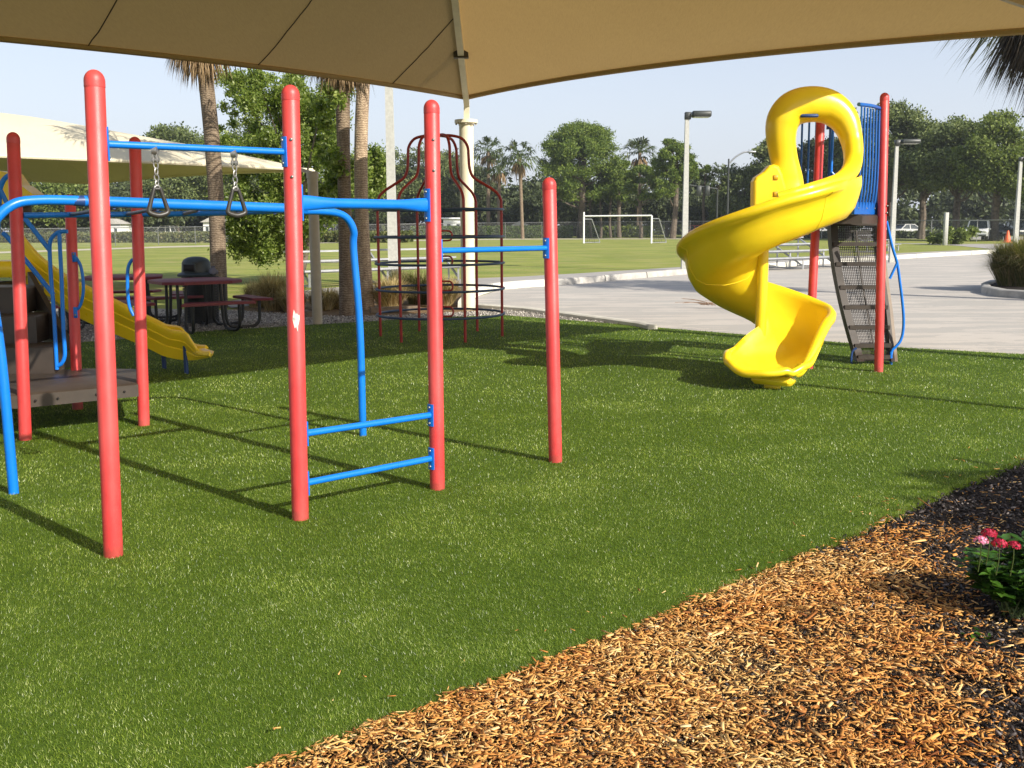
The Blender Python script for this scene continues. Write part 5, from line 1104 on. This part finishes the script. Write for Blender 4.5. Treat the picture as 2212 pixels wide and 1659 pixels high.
# ================================================================ VEGETATION
g = at(473, 662); palm((g[0], g[1], 0), (atv(430, 75, g[1])[0], g[1], 5.45), .155, .14, 'grey palm trunk with dead fronds, behind the litter bin', 21, bend=(.10, 0, 0), dead=34, leafl=.8, rl=.8, nl=16, width=.02, deadl=.62, deadup=(-1.4, -.75))
g = at(749, 680); palm((g[0], g[1], 0), (atv(738, 90, g[1])[0], g[1], 5.0), .120, .130, 'darker palm trunk left of the twin palms, behind the green oak foliage', 22, dead=36, leafl=.8, rl=.85, nl=16, width=.02, deadl=.62, deadup=(-1.4, -.75))
g = at(793, 666); palm((g[0], g[1], 0), (atv(818, 20, g[1])[0], g[1], 6.6), .130, .115, 'lighter curved palm trunk, right one of the twin palms', 23, bend=(-.20, 0, 0), dead=22, leafl=.8, rl=1.0, nl=16, width=.02, bark='palmbark2')
g = np.array([11.0, 20.6, 0]); palm(tuple(g), (10.9, 20.6, 5.75), .17, .15, 'dark palm crown hanging into view at the top right corner', 24, fr=40, dead=130, leafl=1.25, rl=1.3, nl=20, width=.026, deadl=.85, deadup=(-1.45, -.2), dmat='darkfrond')
# near live oak
g = at(632, 611); rt = thing('oak_tree', (g[0], g[1], 0), 'young live oak with light green hanging foliage behind the second red post', 'tree'); r = rs(31); dep = g[1]
cen = []; rad = []
def oakc(x, y, rr, dd=0.0): cen.append(atv(x, y, dep+dd)); rad.append(rr*(dep+dd)/22)
for i in range(250):
    x = r.uniform(470, 800); y = r.uniform(150, 540)
    lo = 540 if x < 620 else 500 if x < 700 else 470
    edge = 455+55*abs(math.sin(y*.021))+ (70 if 230 < y < 300 else 0)
    if y > 440 and (x < 505 or x > 730): continue
    if y > lo or x < edge or (y < 330 and x > 745): continue
    oakc(x, y, .13+.16*r.rand(), r.uniform(-1.3, 1.3))
for x in range(460, 830, 17): oakc(x+r.normal()*8, 300+r.uniform(10, 120), .22, r.uniform(-.8, .8))
for i in range(26): oakc(r.uniform(690, 748), r.uniform(185, 470), .15+.08*r.rand(), -10.3+.5*r.normal())
for i in range(40): oakc(r.uniform(500, 600), 470+r.uniform(-60, 75), .13+.08*r.rand(), r.uniform(-1, .6))
for i in range(26): oakc(r.uniform(478, 570), r.uniform(160, 300), .10+.08*r.rand(), r.uniform(-1, .6))
for i in range(12): oakc(790+r.uniform(0, 40), r.uniform(345, 420), .2, .6)
for i in range(16): oakc(560+r.normal()*45, 535+r.uniform(-30, 22), .13, r.uniform(-.5, .3))
V, F = leafcloud(r, cen, rad, 130000, .044, .5, (1, 1, .8), .5, droop=.9); npmesh('crown', V, F, M['oakleaf'], rt)
mb = MB(); tp_ = trunk_mb(mb, (g[0], g[1]+.6, -.02), (g[0]+.3, g[1]+.6, 3.0), .14, .07, (.2, 0, 0), 10, 3)
for i in range(0, len(cen), 9): s = np.array([g[0]+.15, g[1]+.6, 1.6+1.4*r.rand()]); mb.tube([s, (s+cen[i])/2+[0, 0, .15], cen[i]], [.045, .022, .008], 6, 3)
mb.build('trunk', M['bark'], rt)

# straw grasses in the bed
for i, (x, y, h, R_, n, m_, lb) in enumerate(((592, 668, .72, .5, 1500, 'strawgrass', 'straw coloured grass clump right of the picnic bench'), (556, 662, .55, .42, 900, 'strawgrass', 'low straw grass clump touching the picnic bench end'), (632, 672, .5, .45, 900, 'strawgrass', 'straw grass clump left of the beige column'), (700, 668, .45, .5, 900, 'strawgrass', 'low straw grass between beige column and palm trunks'),
        (842, 665, .62, .55, 1500, 'strawgrass', 'straw grass clump at the left side of the ring climber'), (905, 655, .7, .6, 1700, 'greengrass', 'greener grass clump inside the view of the ring climber'), (960, 658, .6, .5, 1300, 'strawgrass', 'straw grass clump left of the cream column'), (862, 635, .6, .4, 700, 'greengrass', 'thin green grass at the foot of the tall concrete pole'), (735, 665, .35, .5, 700, 'strawgrass', 'low dry grass at the foot of the twin palms'))):
    g = at(x, y); tuft(g[0], g[1], h, R_, n, m_, lb, 40+i, group='grass clumps in the planting bed')
# island with big grass at the right
isl = [tuple(at(x, y)[:2]) for x, y in ((2122, 632), (2120, 624), (2135, 618), (2170, 614), (2230, 612), (2330, 612), (2420, 622), (2420, 655), (2300, 652), (2230, 645), (2160, 640))]
tag(MB().prism(isl, -.02, .10).build('island_bed', M['soil'], None, False), kind='structure')
tag(sweep([isl[i] for i in (5, 4, 3, 2, 1, 0, 10, 9, 8, 7)], [(-.02, -.02), (-.01, .13), (.03, .15), (.15, .15), (.18, .12), (.18, -.02)]).build('island_kerb', M['curbgrey'], None), kind='structure')
for i, (x, y, h, R_, n) in enumerate(((2182, 626, 1.05, .75, 3200), (2222, 628, 1.15, .8, 3200), (2260, 622, 1.0, .8, 2500))):
    g = at(x, y); tuft(g[0], g[1], h, R_, n, 'greengrass', ['fountain grass on the kerbed island, leftmost and fully in view', 'fountain grass on the kerbed island cut by the right edge', 'fountain grass on the kerbed island outside the right edge'][i], 60+i, z=.10, wd=.008, name='fountain_grass', group='fountain grasses on the island')

# fallen branch on the lot
g = at(1575, 664); r = rs(71); mb = MB(); base = at(1640, 667)+[0, 0, .03]; tipx = at(1512, 664)+[0, 0, .05]
mb.tube([base, (base+tipx)/2+[0, .05, .06], tipx], [.014, .004], 6, 4)
for i in range(16):
    t = r.rand(); s = base+(tipx-base)*t; d = np.array([-.35-.3*r.rand(), r.normal()*.22, .02+.10*r.rand()]); mb.tube([s, s+d*.5+[0, 0, .03], s+d], [.006, .003], 5, 3)
tag(mb.build('fallen_branch', M['twig'], None), 'dry twiggy branch lying on the concrete left of the slide', 'branch')

# flower bush
fb = thing('flowering_bush', tuple(at(2190, 1320)), 'leafy bush with red and pink flower heads at the right edge', 'flowering plant'); r = rs(81); dep = 3.55
heads = [(2137, 1152, 13, 'redpetal'), (2119, 1167, 12, 'pinkpetal'), (2159, 1174, 13, 'redpetal'), (2190, 1178, 12, 'redpetal'), (2240, 1170, 13, 'pinkpetal')]
gb = at(2195, 1330); stems = MB()
lc = []; lv = []; lf = []; k0 = 0
def leaf(p, d, L_, W_):
    global k0
    d = d/np.linalg.norm(d); s = np.cross(d, [0, 0, 1.]); s /= np.linalg.norm(s)+1e-6; u = np.cross(s, d)
    pts = [p, p+d*L_*.35+s*W_*.5-u*.003, p+d*L_*.7+s*W_*.38-u*L_*.10, p+d*L_-u*L_*.28, p+d*L_*.7-s*W_*.38-u*L_*.10, p+d*L_*.35-s*W_*.5-u*.003]
    lv.extend(pts+[p+d*L_*.5-u*.012]); lf.extend([(k0, k0+1, k0+6), (k0+1, k0+2, k0+6), (k0+2, k0+3, k0+6), (k0+3, k0+4, k0+6), (k0+4, k0+5, k0+6), (k0+5, k0, k0+6)]); k0 += 7
for hx_, hy, rr, mt in heads:
    c = atv(hx_, hy, dep-.15+.25*r.rand()); R_ = rr*1.25/FPX*dep; n = 60; d = rand_dirs(r, n); d[:, 2] = np.abs(d[:, 2])*1.0-.25; C_ = c+d*R_*[1, 1, .75]
    a_ = np.cross(d, rand_dirs(r, n)); a_ /= np.linalg.norm(a_, axis=1)[:, None]; b_ = np.cross(d, a_); V, F = quads(C_, a_*R_*.24+d*R_*.08, b_*R_*.20); V2, F2 = quads(C_+d*R_*.04, b_*R_*.24+d*R_*.06, a_*R_*.17)
    npmesh('flower_head', np.vstack([V, V2]), np.vstack([F, F2+len(V)]), M[mt], fb)
    MB().tube([c, c+[.012, .02, -.06], c+[.02, .05, -.13]], [.0016, .0022], 6, 4).build('flower_stem', M['stem'], fb)
for i in range(95):
    a = r.uniform(0, 2*math.pi); q = .24*math.sqrt(r.rand()); tipp = np.array([gb[0]+.07+q*math.cos(a)*1.15, gb[1]+q*math.sin(a)*.8, .10+.20*r.rand()*(1.2-q*1.5)]); rootp = np.array([gb[0]+.03*r.normal(), gb[1]+.03*r.normal(), 0]); stems.tube([rootp, (rootp+tipp)/2+[0, 0, .03], tipp], [.0025, .0012], 5, 3)
    for j in range(19):
        t = .35+.65*r.rand(); p = rootp+(tipp-rootp)*t+[0, 0, .02]; g_ = r.uniform(0, 2*math.pi); leaf(p, np.array([math.cos(g_), math.sin(g_), .15+.5*r.rand()]), .035+.045*r.rand(), .022+.022*r.rand())
stems.build('stems', M['stem'], fb)
npmesh('leaves', lv, lf, M['bushleaf'], fb, True)
lv = []; lf = []; k0 = 0; q0_ = at(2115, 1385)
for i in range(16): g_ = r.uniform(0, 2*math.pi); leaf(q0_+[r.normal()*.03, r.normal()*.03, .01+.02*r.rand()], np.array([math.cos(g_), math.sin(g_), .4]), .03, .010)
tag(npmesh('seedling', lv, lf, M['bushleaf'], None), 'small green weed seedling on the dark mulch below the flowers', 'weed')

# hedge and bank behind the fence
def hedge(x0, x1, yb, y0, label, mat='hedgeleaf', seed=0, dy=1.0, name='hedge', rough=.15, off=1.2, n=9000, kind=None, lf=.12, dep=None):
    r = rs(seed); A = at(x0, yb); B = at(x1, yb); A[1] += off; B[1] += off
    if dep: A = atv(x0, 520, dep)*[1, 1, 0]; B = atv(x1, 520, dep)*[1, 1, 0]
    h = atv(x0, y0, A[1])[2]; d = B-A; n_ = n; t = r.rand(n_); hh = h*(1-rough*r.rand(n_)*(.5+.5*np.sin(t*40+seed)))
    C = A+d*t[:, None]+np.column_stack([np.zeros(n_), r.uniform(-dy/2, dy/2, n_), hh*r.rand(n_)**.7]); a = rand_dirs(r, n_); b = np.cross(a, rand_dirs(r, n_)); b /= np.linalg.norm(b, axis=1)[:, None]
    V, F = quads(C, a*lf*(.7+.6*r.rand(n_))[:, None], b*lf*.6); o = npmesh(name, V, F, M[mat]); 
    return tag(o, label, 'hedge' if not kind else 'vegetation', None, kind)
hedge(888, 1236, 514.8, 489.5, 'clipped dark green hedge behind the fence, left of the goal', seed=1, n=30000, lf=.16, dep=128.6)
hedge(-60, 880, 524, 503, 'weedy overgrown bank behind the left fence', 'weed', 2, 5, 'verge_weeds', .6, 3.5, 60000, 'stuff', .17)
hedge(1262, 1420, 513.5, 489, 'loose green shrubbery behind the goal', 'farleaf_light', 3, 3, 'shrubbery', .6, 5, 12000, 'stuff', .2)
hedge(1700, 2110, 515, 500, 'low dark ground shrubs behind the right fence', 'farleaf_dark', 4, 5, 'ground_shrubs', .5, 4, 16000, 'stuff', .2)
def shrub(x, yb, w_, h, label, mat, seed, n=3500, leaf=.11, name='shrub'):
    r = rs(seed); g = at(x, yb); root = thing(name, tuple(g), label, 'shrub'); cen = [(g[0]+r.normal()*w_*.28, g[1]+r.normal()*w_*.22, h*(.2+.5*r.rand())) for _ in range(16)]; V, F = leafcloud(r, cen, [h*.30]*16, n, leaf, .5); npmesh('foliage', V, F, M[mat], root)
    mb = MB()
    for c in cen[::3]: mb.tube([(g[0], g[1], 0), c], [.03, .01], 5)
    mb.build('stems', M['bark'], root)
shrub(2052, 527.5, 2.6, 1.25, 'rounded olive shrub on the verge beside the short concrete post', 'farleaf_light', 5, 7000)
shrub(1990, 513, 4, 1.3, 'flat topped grey shrub behind the verge, right of the tower', 'farleaf', 6)

# far trees:  px centre, base y, top y, half width px
def ft(px, yb, yt, hw): g = at(px, yb); H_ = atv(px, yt, g[1])[2]; return g[0], g[1], H_, hw/FPX*g[1]
x, y, H_, R_ = ft(1252, 513.5, 262, 92); pine(x, y, H_, R_, 'largest pine with a broad domed crown behind the goal', 101, 60000, .19, .42, .34, True, clumps=150)
x, y, H_, R_ = ft(1452, 515.0, 294, 52); pine(x, y, H_, R_, 'tall pine with yellow green tufts left of the lamp post', 102, 26000, .18, .30, .38, True, clumps=70)
x, y, H_, R_ = ft(1385, 514, 352, 40); pine(x, y, H_, R_, 'shorter pine with two thin trunks right of the large pine', 103, 17000, .18, .22, .42, True, clumps=34)
x, y, H_, R_ = ft(1338, 513, 345, 42); pine(x, y, H_, R_, 'slender pine in the shade of the large pine', 104, 16000, .18, .24, .50, True, clumps=30)
x, y, H_, R_ = ft(1521, 513, 352, 22); pine(x, y, H_, R_, 'small thin pine right of the pale lamp post', 105, 3000, .26, .18, .5, True, clumps=14)
for i, px in enumerate((1276, 1298, 1319)):
    x, y, H_, R_ = ft(px, 513, 400-10*i, 20); pine(x, y, H_, R_, ['slim leaning pine trunk just right of the large pine', 'middle one of the slim pine trunks behind the goal', 'rightmost of the slim pine trunks behind the goal'][i], 110+i, 2500, .28, .16, .62, True, clumps=12, group='slim pines behind the goal')
for i, (px, yb, yt, lb) in enumerate(((1055, 512.5, 327, 'tallest far palm, right beside the cream column'), (1078, 512.5, 362, 'lower far palm with drooping brown fronds right of the column'), (1129, 515.5, 340, 'far palm with a slim leaning pale trunk standing alone'), (1378, 512, 330, 'far palm crown between the large pine and the yellow green pine'), (1560, 513, 385, 'bushy low palm right of the pale lamp post'))):
    g = at(px, yb); z = atv(px, yt, g[1])[2]; palm((g[0], g[1], 0), (g[0]+(-.3 if i == 2 else .1), g[1], z), .27 if i != 2 else .2, .2, lb, 120+i, fr=34, rl=1.3, leafl=1.35, dead=10, nl=9, width=.10, group='palms beyond the fence')
TL = [  # px, base, top, half width, material, label
 (1925, 516.5, 222, 66, 'farleaf', 'tallest live oak directly behind the right red post', 14000), (2062, 518, 240, 72, 'farleaf', 'wide live oak whose dark trunk stands right of the concrete post', 15000), (2150, 519.5, 242, 66, 'farleaf_light', 'brighter green live oak above the white four wheel drive', 15000),
 (2240, 520, 300, 60, 'farleaf_light', 'light green oak cut by the right edge', 9000), (1990, 516, 262, 50, 'farleaf', 'live oak filling the gap between the two tallest oaks', 9000),
 (1668, 513, 296, 44, 'farleaf', 'grey green oak seen left of the slide hood', 9000), (1605, 513, 362, 48, 'farleaf', 'mid height dusty green tree under the street light', 8000), (1835, 515, 235, 50, 'farleaf', 'oak behind the blue barred barrier', 8000), (1750, 514, 300, 50, 'farleaf_dark', 'dark oak seen through the slide hood opening', 7000), (1580, 512, 418, 40, 'farleaf_light', 'round bright green tree low behind the slide', 5000),
 (838, 512, 322, 46, 'farleaf', 'oak crown seen just right of the twin palms', 8000), (935, 511, 318, 62, 'farleaf', 'oak crown seen through the top of the ring climber', 10000), (1015, 511, 345, 45, 'farleaf_dark', 'dark oak seen left of the cream column', 7000),
 (1180, 511, 400, 55, 'farleaf_dark', 'dark low oak left below the large pine', 7000), (1440, 511, 415, 55, 'farleaf_dark', 'dark low oak behind the yellow green pine', 7000), (1225, 510, 380, 50, 'farleaf_dark', 'dark oak mass behind the large pine trunk', 7000), (1330, 510, 395, 55, 'farleaf_dark', 'dark oak mass behind the goal crossbar', 7000), (1530, 511, 425, 50, 'farleaf_dark', 'dark oak behind the pale lamp post', 6000),
 (385, 519, 262, 62, 'farleaf', 'oak crown showing over the cream canopy left of the palm trunk', 9000), (470, 517, 285, 60, 'farleaf', 'oak crown showing behind the palm trunk and young oak', 9000), (540, 516, 250, 58, 'farleaf', 'tall oak behind the young live oak', 8000),
 (120, 522, 385, 90, 'farleaf_light', 'yellow green tree below the canopy edge at the far left', 10000), (20, 523, 380, 80, 'farleaf_dark', 'dark tree behind the blue arch at the left edge', 8000), (225, 521, 395, 70, 'farleaf_dark', 'dark tree behind the leftmost tall red post', 8000), (310, 520, 400, 70, 'farleaf_dark', 'dark tree behind the hand grips', 8000), (600, 515, 380, 60, 'farleaf_dark', 'dark tree behind the second red post', 7000), (690, 514, 370, 60, 'farleaf_dark', 'dark tree behind the beige column', 7000), (770, 513, 385, 60, 'farleaf_dark', 'dark tree behind the twin palm trunks', 7000)]
for i, (px, yb, yt, hw, mt, lb, n) in enumerate(TL):
    x, y, H_, R_ = ft(px, yb, yt, hw*1.28); near = px > 1900
    broadleaf(x, y, H_, R_, lb, mt, 200+i, .56, int(n*3.0), .14 if near else .18, .34 if near else .26, low=.30 if near else .12, group='trees beyond the fence', clumps=80)
r = rs(301)   # wood closing the horizon
cen = []; rad = []
for i in range(700):
    px = r.uniform(-150, 2400); top = 395+18*math.sin(px*.013)+10*math.sin(px*.041); d = r.uniform(150, 175); cen.append(atv(px, r.uniform(top, 500), d)); rad.append(r.uniform(1.3, 2.3))
V, F = leafcloud(r, cen, rad, 150000, .36, .6); tag(npmesh('far_wood', V, F, M['farleaf_dark']), 'dark wood closing the view behind the park trees', 'wood', kind='stuff')

# off-frame trees whose shade reaches the picture
broadleaf(9.3, -.1, 4.9, 2.1, 'small tree outside the right edge shading the flower bush', 'oakleaf', 401, .66, 9000, .10, .12, low=.45, name='shade_tree')
broadleaf(33, 14, 9.5, 3.4, 'tree outside the right edge shading the concrete lot', 'farleaf', 402, .60, 7000, .2, .2, low=.35, name='shade_tree')
g = (7.25, 5.75); MB_ = MB().tube([(g[0], g[1], -.05), (g[0], g[1], 3.6)], .06, 12).build('sign_pole', M['cream'], None); tag(MB_, 'plain pole just outside the right edge of the turf', 'pole')

# ================================================================ HAZE
hb = MB().box((0, 100, 9.75), (530, 330, 21.5)).build('haze', bpy.data.materials.new('humid_air'), None, False)
hm = hb.data.materials[0]; hm.use_nodes = True; hn = hm.node_tree; hn.nodes.clear(); ho = hn.nodes.new('ShaderNodeOutputMaterial'); pv = hn.nodes.new('ShaderNodeVolumePrincipled')
pv.inputs['Color'].default_value = (.86, .90, .96, 1); pv.inputs['Density'].default_value = .0004; pv.inputs['Anisotropy'].default_value = .3
hn.links.new(pv.outputs[0], ho.inputs['Volume']); tag(hb, 'thin humid air softening the far trees', 'haze', kind='stuff')
